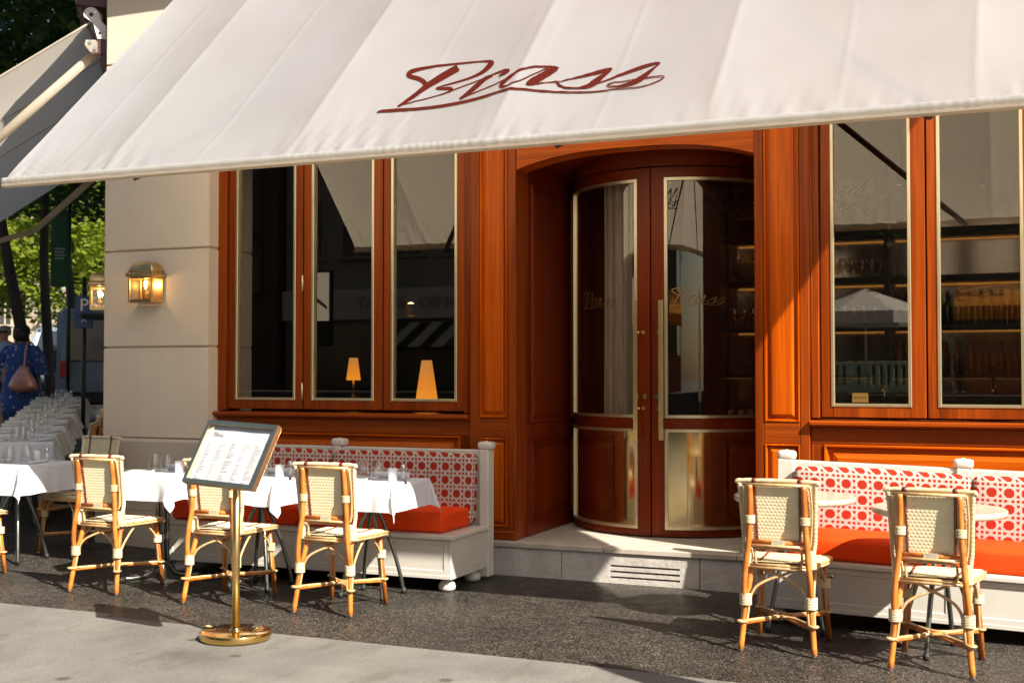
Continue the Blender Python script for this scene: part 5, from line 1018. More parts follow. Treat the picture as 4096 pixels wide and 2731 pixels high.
def place_table(proto, x, y, rz, label, group, used):
    o = proto if proto.name not in used else copy_tree(proto)
    used.add(proto.name); o.location = (x, y, gz(x, y)); o.rotation_euler = (0,0,R(rz)); tag(o, label, 'table', group); return o
used = set()
T1 = [(-3.835, 6.875, 1, 'the cloth table nearest the doorway', 11, None), (-4.68, 6.865, 0, 'the cloth table behind the menu stand', 23, None)]
for x, y, rz, wh, sd, lf in T1:
    place_table(sq, x, y, rz, 'square table with curved steel legs under a white cloth, '+wh[4:], 'cloth covered square tables', used)
    place_cloth(make_cloth(.27, .452, sd, lf), x, y, rz, 'white linen cloth draped over '+wh)
    lay(x, y, rz, wh)
pd = make_table(.275, M_SHELF, pedestal=True)
place_table(pd, -5.50, 6.87, 0, 'square table on a ringed steel pedestal, left of the menu stand by the pier', 'cloth covered square tables', used)
place_cloth(make_cloth(.27, .452, 31), -5.50, 6.87, 0, 'white linen cloth draped over the pedestal table left of the menu stand')
lay(-5.50, 6.87, 0, 'the pedestal table left of the menu stand')
rd = make_table(.338, M_MARBLE, True, htop=.755)
place_table(rd, -1.165, 6.985, 10, 'round travertine topped table on dark curved legs, near the doorway', 'round stone topped tables', used)
place_table(rd, -.375, 6.72, 30, 'round travertine topped table on dark curved legs, near the right frame edge', 'round stone topped tables', used)
# the row along the side street
TA = Vector((-7.0, 7.05, 0)); TR = Vector((-8.07, 8.13, 0)); RZ = math.degrees(math.atan2(SD.y, SD.x))-90
RD = Vector((-.63, .777, 0))
nth = ['corner table at the left frame edge'] + [q+' side street table' for q in ('nearest','second','third','fourth','fifth','sixth','seventh','eighth')]
cl = [make_cloth(.29, .52, 40+k) for k in range(3)]; clo = []
for k in range(9):
    p = TR + RD*(.70*(k-1)) if k else TA; rz = RZ+(3 if k % 2 else -2) if k else 1
    wh = 'the '+nth[k]
    place_table(sq, p.x, p.y, rz, 'square steel legged table under a white cloth, '+wh[4:], 'cloth covered square tables' if k < 4 else 'far tables of the side street row', used)
    if k < 3: o = place_cloth(cl[k], p.x, p.y, rz, 'white linen cloth draped over '+wh); clo.append(o)
    else:
        o = clo[k % 3].copy(); COL.objects.link(o); o.location = (p.x, p.y, gz(p.x, p.y)); o.rotation_euler = (0,0,R(rz+90*(k % 4)))
        tag(o, 'white linen cloth draped over '+wh, 'tablecloth', 'white tablecloths' if k < 4 else 'far tablecloths of the side street row')
    z = gz(p.x, p.y)+HT+.006; c, s = math.cos(R(rz)), math.sin(R(rz))
    def Q(u, v): return p.x+u*c-v*s, p.y+u*s+v*c
    grp = '' if k < 4 else 'far '
    on = wh
    ware('tumbler', *Q(-.02,-.07), z, 0, 'stemless water glass nearer the street on '+on, grp+'water glasses')
    ware('tumbler', *Q(.03,.05), z, 0, 'stemless water glass nearer the wall on '+on, grp+'water glasses')
    ware('salt_shaker', *Q(.10,.19), z, 0, 'glass salt shaker with chrome cap on '+on, grp+'salt shakers')
    ware('candle_cup', *Q(.06,.12), z, 0, 'white candle cup on '+on, grp+'white candle cups')
    ware('folded_napkin', *Q(-.19,-.06), z, 90, 'folded white napkin on the street side of '+on, grp+'folded napkins')
    ware('fork', *Q(-.19,-.05), z+.0255, 60, 'fork on the street side napkin of '+on, grp+'forks')
    ware('folded_napkin', *Q(.20,-.05), z, -90, 'folded white napkin on the wall side of '+on, grp+'folded napkins wall side')
    ware('fork', *Q(.20,-.04), z+.0255, -60, 'fork on the wall side napkin of '+on, grp+'forks wall side')
for k in range(1, 4):
    p = TR + RD*(.70*(k-1)) + Vector((.788,.616,0))*.42
    place_chair(p.x, p.y, math.degrees(math.atan2(SN.y, SN.x))-90+(-6 if k == 1 else 5), ['','shaded rattan chair with its back to the side wall at the nearest side street table','shaded rattan chair with its back to the side wall at the second side street table','shaded rattan chair with its back to the side wall at the third side street table'][k], 'shaded chairs along the side wall')
for k in range(4, 9):
    p = TR + RD*(.70*(k-1)) - Vector((.788,.616,0))*.55
    place_chair(p.x, p.y, math.degrees(math.atan2(-SN.y, -SN.x))-90+(k*37 % 9-4), 'rattan chair on the street side of the '+nth[k], 'street side chairs of the far side street row')

# ================================================================== MENU STAND
ms = empty('menu_stand', (-3.878, 5.455, .006), 0, 'polished golden menu stand with a tilted framed menu on a round base', 'menu stand')
MB().lathe([(0,0),(.180,0),(.188,.004),(.190,.010),(.190,.034),(.188,.039),(.180,.042),(0,.042)], n=72).build('base', M_GOLD, ms)
MB().lathe([(.034,.0415),(.034,.046),(.024,.050),(.0215,.056)], n=24).build('collar', M_GOLD, ms)
MB().tube([(0,0,.05),(0,0,.93)], .0205, 24).build('pole', M_GOLDB, ms)
# frame: local u across, v up the slope, w out of the face
e0 = Vector((.985,-.13,-.04)).normalized(); vv_ = Vector((.035,.50,.866)); vv_ = (vv_-e0*vv_.dot(e0)).normalized(); ww = e0.cross(vv_)
bc = Vector((-3.74+3.878, 5.232-5.455, .998-.006))
def fm(u, v, w_): return tuple(bc + e0*u + vv_*v + ww*w_)
FW, FH, TH, BR = .485/2, .362/2, .034, .022
def fbox(mb, u0, u1, v0, v1, w0, w1, bev=0):
    q = MB(); q.bbox(u0, u1, v0, v1, w0, w1, .003); mb.add([fm(*p) for p in q.v], q.f); return mb
fr = MB()
def mitre(mb, p0, p1, q0, q1):
    """frame side from outer edge p0-p1 to inner edge q0-q1"""
    vs = [fm(*p0, 0), fm(*p1, 0), fm(*q1, 0), fm(*q0, 0), fm(*p0, TH), fm(*p1, TH), fm(*q1, TH), fm(*q0, TH)]
    mb.add(vs, [(3,2,1,0),(4,5,6,7),(0,1,5,4),(1,2,6,5),(2,3,7,6),(3,0,4,7)])
O = [(-FW,-FH),(FW,-FH),(FW,FH),(-FW,FH)]; I = [(-FW+BR,-FH+BR),(FW-BR,-FH+BR),(FW-BR,FH-BR),(-FW+BR,FH-BR)]
fro = []
for k in range(4):
    mb = MB(); mitre(mb, O[k], O[(k+1)%4], I[k], I[(k+1)%4]); mb.build('frame_side', M_GOLDS, ms)
fbox(MB(), -FW+.002, FW-.002, -FH+.002, FH-.002, -.006, .0005).build('back_panel', M_GOLDB, ms)
MB().grid(lambda u, v: fm(-FW+BR-.004+(2*FW-2*BR+.008)*u, -FH+BR-.004+(2*FH-2*BR+.008)*v, .0075+.0022*math.sin(u*13+3*v)*(1-v*.6)), 24, 10).build('menu_sheet', M_PAPER, ms)
MB().add([fm(*I[k], .013) for k in range(4)], [(0,1,2,3)]).build('cover_glass', pane_mat('menu glazing', (.97,.97,.97), .02), ms)
tx = MB(); rr_ = random.Random(3); ux0 = -FW+BR+.022
cols = 5; cw = (2*FW-2*BR-.03)/cols
for cI in range(cols):
    v = .062
    while v > -FH+BR+.012:
        l = rr_.uniform(.018, .052) if rr_.random() > .12 else 0
        if l:
            u0 = ux0+cI*cw; h_ = .0022
            for (a_, b_) in ((u0, u0+l), (u0+cw-.013, u0+cw-.009)):
                tx.add([fm(a_,v,.0108),fm(b_,v,.0108),fm(b_,v+h_,.0108),fm(a_,v+h_,.0108)], [(0,1,2,3)])
            if rr_.random() > .4:
                v -= .0046; tx.add([fm(u0,v,.0108),fm(u0+l*rr_.uniform(.5,.9),v,.0108),fm(u0+l*.8,v+.0016,.0108),fm(u0,v+.0016,.0108)], [(0,1,2,3)])
        v -= rr_.uniform(.0085, .0115)
P = [(FW-BR-.012+.022*math.cos(R(q)), .085+.024*math.sin(R(q))) for q in range(60, 301, 15)]
for a_, b_ in zip(P, P[1:]):
    tx.add([fm(a_[0],a_[1],.0109),fm(b_[0],b_[1],.0109),fm(b_[0]*1.0+.003,b_[1],.0109),fm(a_[0]+.003,a_[1],.0109)], [(0,1,2,3)])
tx.build('menu_print', M_INK2, ms)
lettering(lambda x, s, l: fm(-.150+x, .113+s, .0110+l*.15), .042, 2.0).build('lettering', M_INK, ms)

# ================================================================== INTERIOR
def shade_lamp(x, y, z, r0, r1, h, label):
    t = empty('table_lamp', (x, y, z))
    MB().lathe([(r0,0),(r1,h)], n=24).build('lamp_shade', M_SHADE, t)
    MB().tube([(0,0,-.16),(0,0,.02)], .012, 8).lathe([(0,-.17),(.07,-.17),(.07,-.155),(0,-.15)], n=16).build('lamp_base', M_GOLDB, t)
    tag(t, label, 'lamp', 'glowing table lamps inside the windows'); return t
M_SHADE = mat('glowing parchment shade', (.5,.25,.08), .8, emit=(1,.36,.04), es=.5)
def side_shade():
    m = M_SHADE; tc = N(m, 'ShaderNodeTexCoord'); sp = N(m, 'ShaderNodeSeparateXYZ'); L(m, tc.outputs['Generated'], sp.inputs[0])
    L(m, ramp(m, sp.outputs[2], [(0, (1.0,.33,.02)), (.45, (.85,.26,.02)), (1, (.55,.22,.05))]), inp(m, 'Emission Color'))
side_shade()
shade_lamp(-4.373, 8.72, 1.20, .092, .042, .335, 'glowing amber cone lamp behind the right one of the three left windows')
shade_lamp(-6.08, 10.5, 1.365, .072, .042, .222, 'smaller glowing amber cone lamp deeper inside, behind the middle left window')
MB().bbox(-5.8, -3.7, 8.45, 9.0, 1.0, 1.03, .004).box(-4.8,-4.7,8.68,8.78,.23,1.0).build('window_table', M_SHELF, None, 'dark narrow table inside the left windows carrying the lamp', 'table')
MB().bbox(-6.5, -5.6, 10.2, 10.8, 1.16, 1.19, .004).box(-6.1,-6.0,10.45,10.55,.23,1.16).build('window_table', M_SHELF, None, 'dark table deeper inside the left windows carrying the small lamp', 'table')
def sconce(x, y, z, label):
    t = empty('wall_sconce', (x, y, z))
    MB().lathe([(.03,-.11),(.065,-.10),(.055,-.06),(.09,0),(.10,.01)], n=16).build('cup_shade', M_GOLDB, t)
    MB().lathe([(0,-.02),(.035,-.01),(.03,.02),(0,.03)], n=10).build('bulb', mat('sconce bulb', (1,.7,.3), .5, emit=(1,.55,.18), es=5), t)
    tag(t, label, 'sconce')
sconce(-5.70, 11.0, 2.13, 'small golden wall sconce glowing deep inside the right one of the left windows')
# curtain inside the left door leaf
cu = MB(); cu.grid(lambda u, v: cp(-44+27*u, .66+.035*math.sin(u*26)+.012*math.sin(u*61+v*2), .25+2.68*v), 60, 6)
cu.build('curtain', M_CURT, None, 'long taupe curtain hanging in folds behind the left curved door glass', 'curtain')
# back bar
bar = empty('back_bar', (-1, 11.4, .23), world=True, label='dark back bar shelving with warm light strips, seen through the door and right windows', cat='shelving')
for z in (1.0, 1.42, 1.86, 2.30, 2.72):
    MB().bbox(-2.55, 1.9, 11.25, 11.6, z-.035, z, .004).box(-2.55, 1.9, 11.25, 11.262, z-.052, z-.0352).build('shelf', M_SHELF, bar)
    MB().box(-2.53, 1.88, 11.30, 11.312, z-.040, z-.0352).build('light_strip', M_LED, bar)
for x in (-2.57, -1.05, .4, 1.9): MB().box(x-.02, x+.02, 11.245, 11.62, .23, 3.3).build('upright', M_SHELF, bar)
MB().box(-2.57, 1.9, 11.63, 11.66, .23, 3.3).build('back_panel', mat('smoked mirror', (.30,.24,.18), .12, .9), bar)
gm = MB(); 
for i in range(30):
    for d in (-1, 1): gm.tube([(-2.4+i*.04, 11.25, 2.86), (-2.4+i*.04+d*.3, 11.25, 3.16)], .004, 4, False)
gm.build('lattice_grille', M_GOLDB, bar)
def stem_glass(): return MB().lathe([(0,0),(.032,.001),(.030,.004),(.004,.008),(.0035,.075),(.012,.085),(.034,.11),(.038,.14),(.031,.185)], n=12)
def coupe(): return MB().lathe([(0,0),(.030,.001),(.028,.004),(.004,.008),(.0035,.085),(.015,.095),(.042,.115),(.046,.135)], n=12)
def lowglass(): return MB().lathe([(0,.004),(.034,.004),(.038,.09),(.0365,.09),(.033,.012)], n=12)
def bottle(): return MB().lathe([(0,0),(.036,0),(.037,.01),(.037,.17),(.030,.20),(.013,.225),(.012,.29),(.014,.292),(.014,.305),(0,.305)], n=12)
M_BGL = mat('dark bottle glass', (.02,.03,.012), .08, 0, .8); M_AMB = mat('amber spirit bottle', (.20,.06,.008), .1, 0, .8)
M_SG = pane_mat('shelf glassware', (.80,.72,.60), .10)
pg = {}
def shelf_item(kind, fn, m, x, y, z, lab, cat, grp):
    if kind not in pg: o = pg[kind] = fn().build(kind, m)
    else: o = pg[kind].copy(); COL.objects.link(o)
    o.location = (x, y, z); tag(o, lab, cat, grp)
ri = random.Random(5)
def row(kind, fn, m, x0, x1, st, y, z, lab, cat, grp):
    x = x0
    while x < x1: shelf_item(kind, fn, m, x+ri.uniform(-.008,.008), y+ri.uniform(-.03,.03), z+.001, lab, cat, grp); x += st
row('stem_glass', stem_glass, M_SG, -2.45, -1.10, .085, 11.38, 1.86, 'wine glass on the middle back bar shelf behind the door', 'glass', 'wine glasses on the back bar')
row('coupe_glass', coupe, M_SG, -2.3, -1.10, .10, 11.36, 1.42, 'coupe glass on the lower back bar shelf behind the door', 'glass', 'coupe glasses on the back bar')
row('tumbler', lowglass, M_SG, -2.48, -1.15, .085, 11.34, 1.0, 'short glass on the lowest back bar shelf', 'glass', 'short glasses on the back bar')
row('stem_glass', stem_glass, M_SG, -2.0, -1.10, .09, 11.40, 2.30, 'wine glass on the upper back bar shelf behind the door', 'glass', 'wine glasses on the back bar upper shelf')
row('bottle', bottle, M_BGL, -.98, .35, .088, 11.42, 1.86, 'dark bottle on the back bar shelf behind the right windows', 'bottle', 'dark bottles on the back bar')
row('spirit_bottle', bottle, M_AMB, -.95, .35, .12, 11.36, 1.42, 'amber spirit bottle on the back bar behind the right windows', 'bottle', 'amber bottles on the back bar')
row('stem_glass', stem_glass, M_SG, .45, 1.8, .09, 11.38, 1.42, 'wine glass on the back bar at the far right window', 'glass', 'wine glasses behind the far right window')
row('tumbler', lowglass, M_SG, .45, 1.8, .09, 11.34, 1.86, 'short glass on the back bar at the far right window', 'glass', 'short glasses behind the far right window')
shelf_item('stone_jug', lambda: MB().lathe([(0,0),(.06,.0),(.11,.06),(.12,.12),(.09,.19),(.045,.22),(.05,.26),(.04,.26)], n=18), mott('jug glaze', (.35,.26,.15), (.2,.14,.08), 8, .4), -2.35, 11.4, 2.301, 'brown ceramic jug on the upper back bar shelf behind the door', 'jug', None)
# bar counter with taps and a reserved card
bc_ = empty('bar_counter', (-.2, 10, .23), world=True, label='dark bar counter with beer taps behind the right windows', cat='bar counter')
MB().bbox(-1.4, 2.1, 9.7, 10.2, 1.10, 1.15, .01).build('counter_top', mott('dark marble', (.05,.04,.035), (.12,.09,.07), 4, .25), bc_)
MB().box(-1.38, 2.08, 9.78, 10.15, .23, 1.10).build('counter_front', M_DARKROOM, bc_)
for x in (-.95, -.55, -.15):
    tp = MB().tube([(x,9.9,1.15),(x,9.9,1.36)], .018, 10).tube([(x,9.9,1.33),(x,9.78,1.32),(x,9.765,1.27)], .014, 8).build('tap', M_GOLD, bc_)
    MB().tube([(x,9.88,1.36),(x,9.84,1.50)], [.010,.020], 8).build('tap_handle', M_SHELF, tp)
rc = empty('reserved_card', (-1.03, 9.0, 1.22), 0, 'small amber card reading RÉSERVÉ behind the lower left corner of the right window', 'card')
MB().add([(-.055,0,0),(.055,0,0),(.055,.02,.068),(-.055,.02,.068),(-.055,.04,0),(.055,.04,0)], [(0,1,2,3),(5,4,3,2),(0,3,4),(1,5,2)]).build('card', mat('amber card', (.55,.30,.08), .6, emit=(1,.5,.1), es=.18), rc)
text_mesh('RÉSERVÉ', .023, .0003).xf(Matrix.Translation((0,.0088,.034)) @ Matrix.Rotation(R(75), 4, 'X')).build('lettering', M_INK, rc)
MB().bbox(-1.3, .5, 8.85, 9.2, 1.19, 1.215, .004).box(-.5,-.4,9.0,9.1,.23,1.19).build('window_table', M_SHELF, None, 'dark ledge table inside the right windows carrying the reserved card', 'table')
for x, y in ((-.85, 10.2), (-.22, 10.5)):
    t = empty('pendant_light', (x, y, 2.95)); MB().tube([(0,0,0),(0,0,.45)], .004, 5).build('cord', M_DARKM, t)
    MB().lathe([(.02,.12),(.03,.1),(.03,0),(.026,0)], n=14).build('lamp_tube', M_SHELF, t); MB().disc((0,0,.006), .025, 12).build('diffuser', M_LED, t)
    tag(t, 'small tube pendant light inside the '+('left' if x < -.5 else 'right')+' one of the right windows', 'pendant lamp', 'small pendant lights')

# ================================================================== SIDE STREET BACKGROUND
def tree(x, y, lean, h, tr, crowns, leafmat, label, n=2600, ls=.13, seed=1, group='street trees'):
    z0 = gz(x, y); r_ = random.Random(seed)
    t = empty('street_tree', (x, y, z0), 0, label, 'tree', group)
    pts = [(lean[0]*q, lean[1]*q, h*q) for q in (0, .25, .5, .75, 1)]
    pts = [(a+r_.uniform(-.05,.05), b+r_.uniform(-.05,.05), c) for a, b, c in pts]; pts[0] = (0,0,-.1)
    mb = MB(); mb.tube(curve_pts(pts, 4), [tr*(1.25-.6*i/16) for i in range(17)], 9)
    for c in crowns[:5]:
        a = Vector(pts[-2]).lerp(Vector(pts[-1]), r_.random()); b = Vector(c[0]); m = a.lerp(b, .5)+Vector((r_.uniform(-.2,.2), r_.uniform(-.2,.2), .2))
        mb.tube(curve_pts([a, m, b], 4), [tr*.5*(1-.1*i) for i in range(9)], 6)
    mb.build('trunk', M_BARK, t)
    lf = MB(); tot = sum(c[1]**2 for c in crowns)
    for cc, cr, *sq in crowns:
        sqz = sq[0] if sq else .75
        k = int(n*cr*cr/tot); ncl = max(4, k//22)
        for _ in range(ncl):
            while True:
                d = Vector((r_.uniform(-1,1), r_.uniform(-1,1), r_.uniform(-1,1)))
                if .25 < d.length < 1: break
            d = d*cr*(.75+.35*r_.random()); q = Vector(cc)+Vector((d.x, d.y, d.z*sqz))
            for _ in range(22):
                p = q + Vector((r_.gauss(0,.24), r_.gauss(0,.24), r_.gauss(0,.15)))
                a = Vector((r_.gauss(0,1), r_.gauss(0,1), r_.gauss(0,.6))).normalized(); b = a.cross(Vector((r_.gauss(0,.5), r_.gauss(0,.5), 1))).normalized()
                s_ = ls*r_.uniform(.6,1.25); m_ = p+a*s_*.45
                lf.add([p, m_+b*s_*.42, p+a*s_, m_-b*s_*.42], [(0,1,2,3)])
    lf.build('crown', leafmat, t)
    return t
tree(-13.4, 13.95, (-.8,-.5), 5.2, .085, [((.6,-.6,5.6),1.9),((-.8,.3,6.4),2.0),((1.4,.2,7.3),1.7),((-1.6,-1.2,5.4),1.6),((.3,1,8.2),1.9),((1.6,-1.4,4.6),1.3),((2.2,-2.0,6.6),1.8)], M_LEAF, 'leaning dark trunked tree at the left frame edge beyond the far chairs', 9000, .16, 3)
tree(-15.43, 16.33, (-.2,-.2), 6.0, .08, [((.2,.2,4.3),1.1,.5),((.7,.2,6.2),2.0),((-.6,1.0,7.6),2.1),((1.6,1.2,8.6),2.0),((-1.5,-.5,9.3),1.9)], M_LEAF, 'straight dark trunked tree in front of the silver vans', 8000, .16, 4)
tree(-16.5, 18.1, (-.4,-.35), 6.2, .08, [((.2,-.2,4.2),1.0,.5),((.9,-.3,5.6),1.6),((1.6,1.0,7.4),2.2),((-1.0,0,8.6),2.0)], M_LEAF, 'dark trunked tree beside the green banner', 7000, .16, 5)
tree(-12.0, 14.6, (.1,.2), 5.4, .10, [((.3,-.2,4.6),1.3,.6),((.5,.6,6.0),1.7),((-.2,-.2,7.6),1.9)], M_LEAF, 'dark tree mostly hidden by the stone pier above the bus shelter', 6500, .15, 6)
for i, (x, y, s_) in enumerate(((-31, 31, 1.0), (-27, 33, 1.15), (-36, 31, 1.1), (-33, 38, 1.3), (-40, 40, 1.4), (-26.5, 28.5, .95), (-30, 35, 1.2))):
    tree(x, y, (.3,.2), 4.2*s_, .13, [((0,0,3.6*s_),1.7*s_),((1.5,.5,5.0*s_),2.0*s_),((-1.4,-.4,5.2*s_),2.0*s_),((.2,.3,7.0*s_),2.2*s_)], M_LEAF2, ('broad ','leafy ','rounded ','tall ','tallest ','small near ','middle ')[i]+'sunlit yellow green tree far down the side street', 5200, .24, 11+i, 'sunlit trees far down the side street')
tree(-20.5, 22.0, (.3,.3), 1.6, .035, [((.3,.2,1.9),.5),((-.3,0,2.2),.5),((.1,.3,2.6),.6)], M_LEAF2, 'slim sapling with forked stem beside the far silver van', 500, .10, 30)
# far pale buildings closing the street
M_FAC = mott('sunlit pale render', (.62,.53,.40), (.54,.45,.33), 1, .9, (1,1,1), .0)
M_FACW = mat('dark window', (.03,.035,.04), .15, 0, .6); M_SLATE = mott('slate roof', (.075,.08,.09), (.05,.055,.06), 3, .6, (1,1,1), .0)
def facade(name, x0, x1, yf, yb, z0, z1, m, label, nw, nf, face=-1, roof=True, shop=0, grp='far town buildings', ww=.9, wh=1.7):
    t = empty(name, ((x0+x1)/2, yf, z0), 0, label, 'building', grp, world=True)
    MB().box(x0, x1, min(yf,yb), max(yf,yb), z0, z1).build('wall', m, t)
    st = (z1-z0-shop)/nf
    proto = None
    for f in range(nf):
        for w_ in range(nw):
            cx_w = x0+(x1-x0)*(w_+.5)/nw; zz0 = z0+shop+st*f+st*.22; d = face
            ya, yb_ = sorted((yf+.02*d, yf-.10*d))
            mb = MB().box(cx_w-ww/2, cx_w+ww/2, *sorted((yf+.012*d, yf-.1*d)), zz0, zz0+wh)
            w1 = mb.build('window', M_FACW, t)
            fb = MB(); y0, y1 = sorted((yf+.05*d, yf+.013*d))
            fb.box(cx_w-ww/2-.07, cx_w-ww/2+.03, y0, y1, zz0-.02, zz0+wh).box(cx_w+ww/2-.03, cx_w+ww/2+.07, y0, y1, zz0-.02, zz0+wh).box(cx_w-.03, cx_w+.03, y0, y1, zz0, zz0+wh)
            y0, y1 = sorted((yf+.16*d, yf+.012*d)); fb.box(cx_w-ww/2-.12, cx_w+ww/2+.12, y0, y1, zz0-.1, zz0-.021); fb.box(cx_w-ww/2-.1, cx_w+ww/2+.1, y0, y1, zz0+wh+.001, zz0+wh+.12)
            fb.build('frame', m, w1)
    if roof:
        y0, y1 = sorted((yf+.25*face, yf-.1*face)); MB().box(x0-.2, x1+.2, y0, y1, z1-.25, z1).build('cornice', m, t)
        ya, yb2 = yf, yb
        MB().prism([(ya, z1+.003), (ya-face*1.6, z1+2.6), (yb2+face*1.6, z1+2.6), (yb2, z1+.003)], 'x', x0, x1).build('roof', M_SLATE, t)
    return t
facade('townhouse', -52, -36, 50, 62, .7, 12, M_FAC, 'pale sunlit building closing the side street behind the trees', 6, 4)
facade('townhouse', -70, -54, 44, 58, .7, 13, M_FAC, 'pale building at the far left behind the trees', 6, 4)
# vehicles
def van(x, y, rz, body, label):
    t = empty('parked_van', (x, y, gz(x, y)), R(rz), label, 'van', 'vans parked along the side street')
    pr_ = [(-2.4,.35),(2.3,.35),(2.45,.55),(2.42,1.0),(2.15,1.15),(1.55,1.95),(1.35,2.08),(-2.3,2.12),(-2.42,2.0),(-2.45,.5)]
    bm = bmesh.new(); a_ = [bm.verts.new((p[0],-.96,p[1])) for p in pr_]; b_ = [bm.verts.new((p[0],.96,p[1])) for p in pr_]; n = len(pr_)
    bm.faces.new(a_); bm.faces.new(b_[::-1])
    for k in range(n): bm.faces.new((a_[(k+1)%n], a_[k], b_[k], b_[(k+1)%n]))
    bmesh.ops.bevel(bm, geom=list(bm.edges), offset=.09, segments=3, affect='EDGES'); MB().bm(bm, True).build('body', body, t)
    MB().add([(2.20,-.80,1.17),(2.20,.80,1.17),(1.62,.74,1.93),(1.62,-.74,1.93)], [(0,1,2,3)]).build('windscreen', M_FACW, t)
    MB().bbox(-2.475,-2.44,-.80,.80,1.15,1.92,.01).build('rear_window', M_FACW, t)
    for s in (-1, 1):
        MB().add([(.4,s*.966,1.2),(1.75,s*.966,1.2),(1.40,s*.966,1.85),(.4,s*.966,1.85)], [(0,1,2,3) if s < 0 else (3,2,1,0)]).build('side_window', M_FACW, t)
        MB().add([(-2.2,s*.966,1.2),(.25,s*.966,1.2),(.25,s*.966,1.85),(-2.2,s*.966,1.85)], [(0,1,2,3) if s < 0 else (3,2,1,0)]).build('side_window', M_FACW, t)
        MB().bbox(2.40,2.47,s*.72-.14,s*.72+.14,.72,.90,.02).build('headlight', M_CHROME, t)
        MB().bbox(-2.49,-2.43,s*.84-.06,s*.84+.06,.85,1.15,.01).build('tail_light', mat('tail red', (.5,.02,.02), .3), t)
        for wx in (-1.5, 1.45):
            w_ = MB().lathe([(.0,-.1),(.33,-.1),(.35,-.06),(.35,.06),(.33,.1),(0,.1)], n=20).xf(Matrix.Translation((wx, s*.88, .35)) @ Matrix.Rotation(R(90), 4, 'X')).build('wheel', M_BLACKR, t)
            MB().lathe([(.0,-.11),(.2,-.105),(.2,.105),(0,.11)], n=14).xf(Matrix.Translation((wx, s*.88, .35)) @ Matrix.Rotation(R(90), 4, 'X')).build('rim', M_STEEL, w_)
    MB().bbox(2.40,2.52,-.9,.9,.36,.58,.03).build('bumper', M_DARKM, t); MB().bbox(-2.52,-2.42,-.9,.9,.36,.58,.03).build('bumper', M_DARKM, t)
    return t
van(-23.6, 26.2, -62, mott('silver blue paint', (.36,.43,.50), (.34,.41,.48), 1, .3, coat=.5, bst=0), 'silver blue van parked far down the side street behind the tree trunks')
van(-17.0, 19.6, 131, mott('grey van paint', (.30,.33,.36), (.27,.30,.33), 1, .3, coat=.5, bst=0), 'grey van with its rear window beside the stone pier edge')
# bus shelter
sh = empty('bus_shelter', (-9.6, 11.0, gz(-9.6, 11)), R(40), 'dark bus shelter with a thin flat roof beside the pier', 'bus shelter')
M_DKG = mat('dark green metal', (.012,.022,.018), .4, .3)
MB().bbox(-.30,.9,-.1,.6,1.79,1.835,.02).build('roof', M_DKG, sh)
for x in (.5,.84): MB().tube([(x,.5,-.1),(x,.5,1.78)], .028, 8).build('post', M_DKG, sh)
# signs
M_BLUE = mat('sign blue', (.012,.055,.20), .4); M_GRN = mott('green banner cloth', (.012,.085,.025), (.008,.06,.018), 2, .7); M_SRED = mat('sign red', (.55,.015,.05), .4)
def upright(name, x, y, z, label, cat):
    t = empty(name, (x, y, gz(x, y)), R(40), label, cat); MB().tube([(0,.03,-.1),(0,.03,z-gz(x,y))], .025, 8).build('post', M_DARKM, t); return t
ps = upright('parking_sign', -9.95, 11.0, 2.55, 'blue parking sign with a white P beside the corner lantern', 'sign'); zz = 2.22-gz(-9.95,11.0)
MB().bbox(-.10,.10,-.01,.01,zz-.13,zz+.11,.006).build('panel', M_BLUE, ps); text_mesh('P', .20, .001).xf(Matrix.Translation((0,-.013,zz)) @ Matrix.Rotation(R(90),4,'X')).build('lettering', M_WHITE, ps)
MB().bbox(-.10,.10,-.01,.01,zz-.26,zz-.145,.006).build('panel', M_BLUE, ps); text_mesh('\u2191', .10, .001).xf(Matrix.Translation((0,-.013,zz-.2)) @ Matrix.Rotation(R(90),4,'X')).build('lettering', M_WHITE, ps)
gb = upright('street_banner', -12.27, 13.26, 3.9, 'tall green cloth banner hanging from a lamp post above the street', 'banner'); zz = 3.15-gz(-12.27,13.26)
MB().grid(lambda u, v: (-.24+.26*u*1.0, .012*math.sin(6*u+3*v), zz-.50+1.05*v), 8, 14).build('cloth', M_GRN, gb)
for k, s_ in enumerate(('Le', 'Paris', 'en', 'vert')[:0]): pass
tl = MB()
for k in range(4): tl.box(-.19,-.05-.02*(k % 2),-.016,-.0145,zz+.02-.045*k,zz+.045-.045*k)
tl.build('print', mat('faded white print', (.22,.30,.22), .7), gb)
MB().tube([(-.26,.03,zz+.56),(.1,.03,zz+.56)], .012, 6).tube([(.0,.03,zz-.44),(.34,.0,zz-.44)], .012, 6).build('bracket', M_DARKM, gb)
ns = upright('no_stopping_sign', -22.6, 25.1, 2.75, 'round red and blue no stopping sign beside the far trees', 'sign'); zz = 2.62-gz(-22.6,25.1)
RM = Matrix.Translation((0,-.02,zz)) @ Matrix.Rotation(R(90),4,'X')
MB().lathe([(.0,-.012),(.24,-.012),(.24,.012),(0,.012)], n=28).xf(RM).build('disc', M_SRED, ns); MB().disc((0,0,.014), .185, 24).xf(RM).build('blue_field', M_BLUE, ns)
for s in (45, 135): MB().box(-.21,.21,-.025,.025,.0145+.0006*(s > 90),.0165+.0006*(s > 90)).xf(RM @ Matrix.Rotation(R(s),4,'Z')).build('bar', M_SRED, ns)
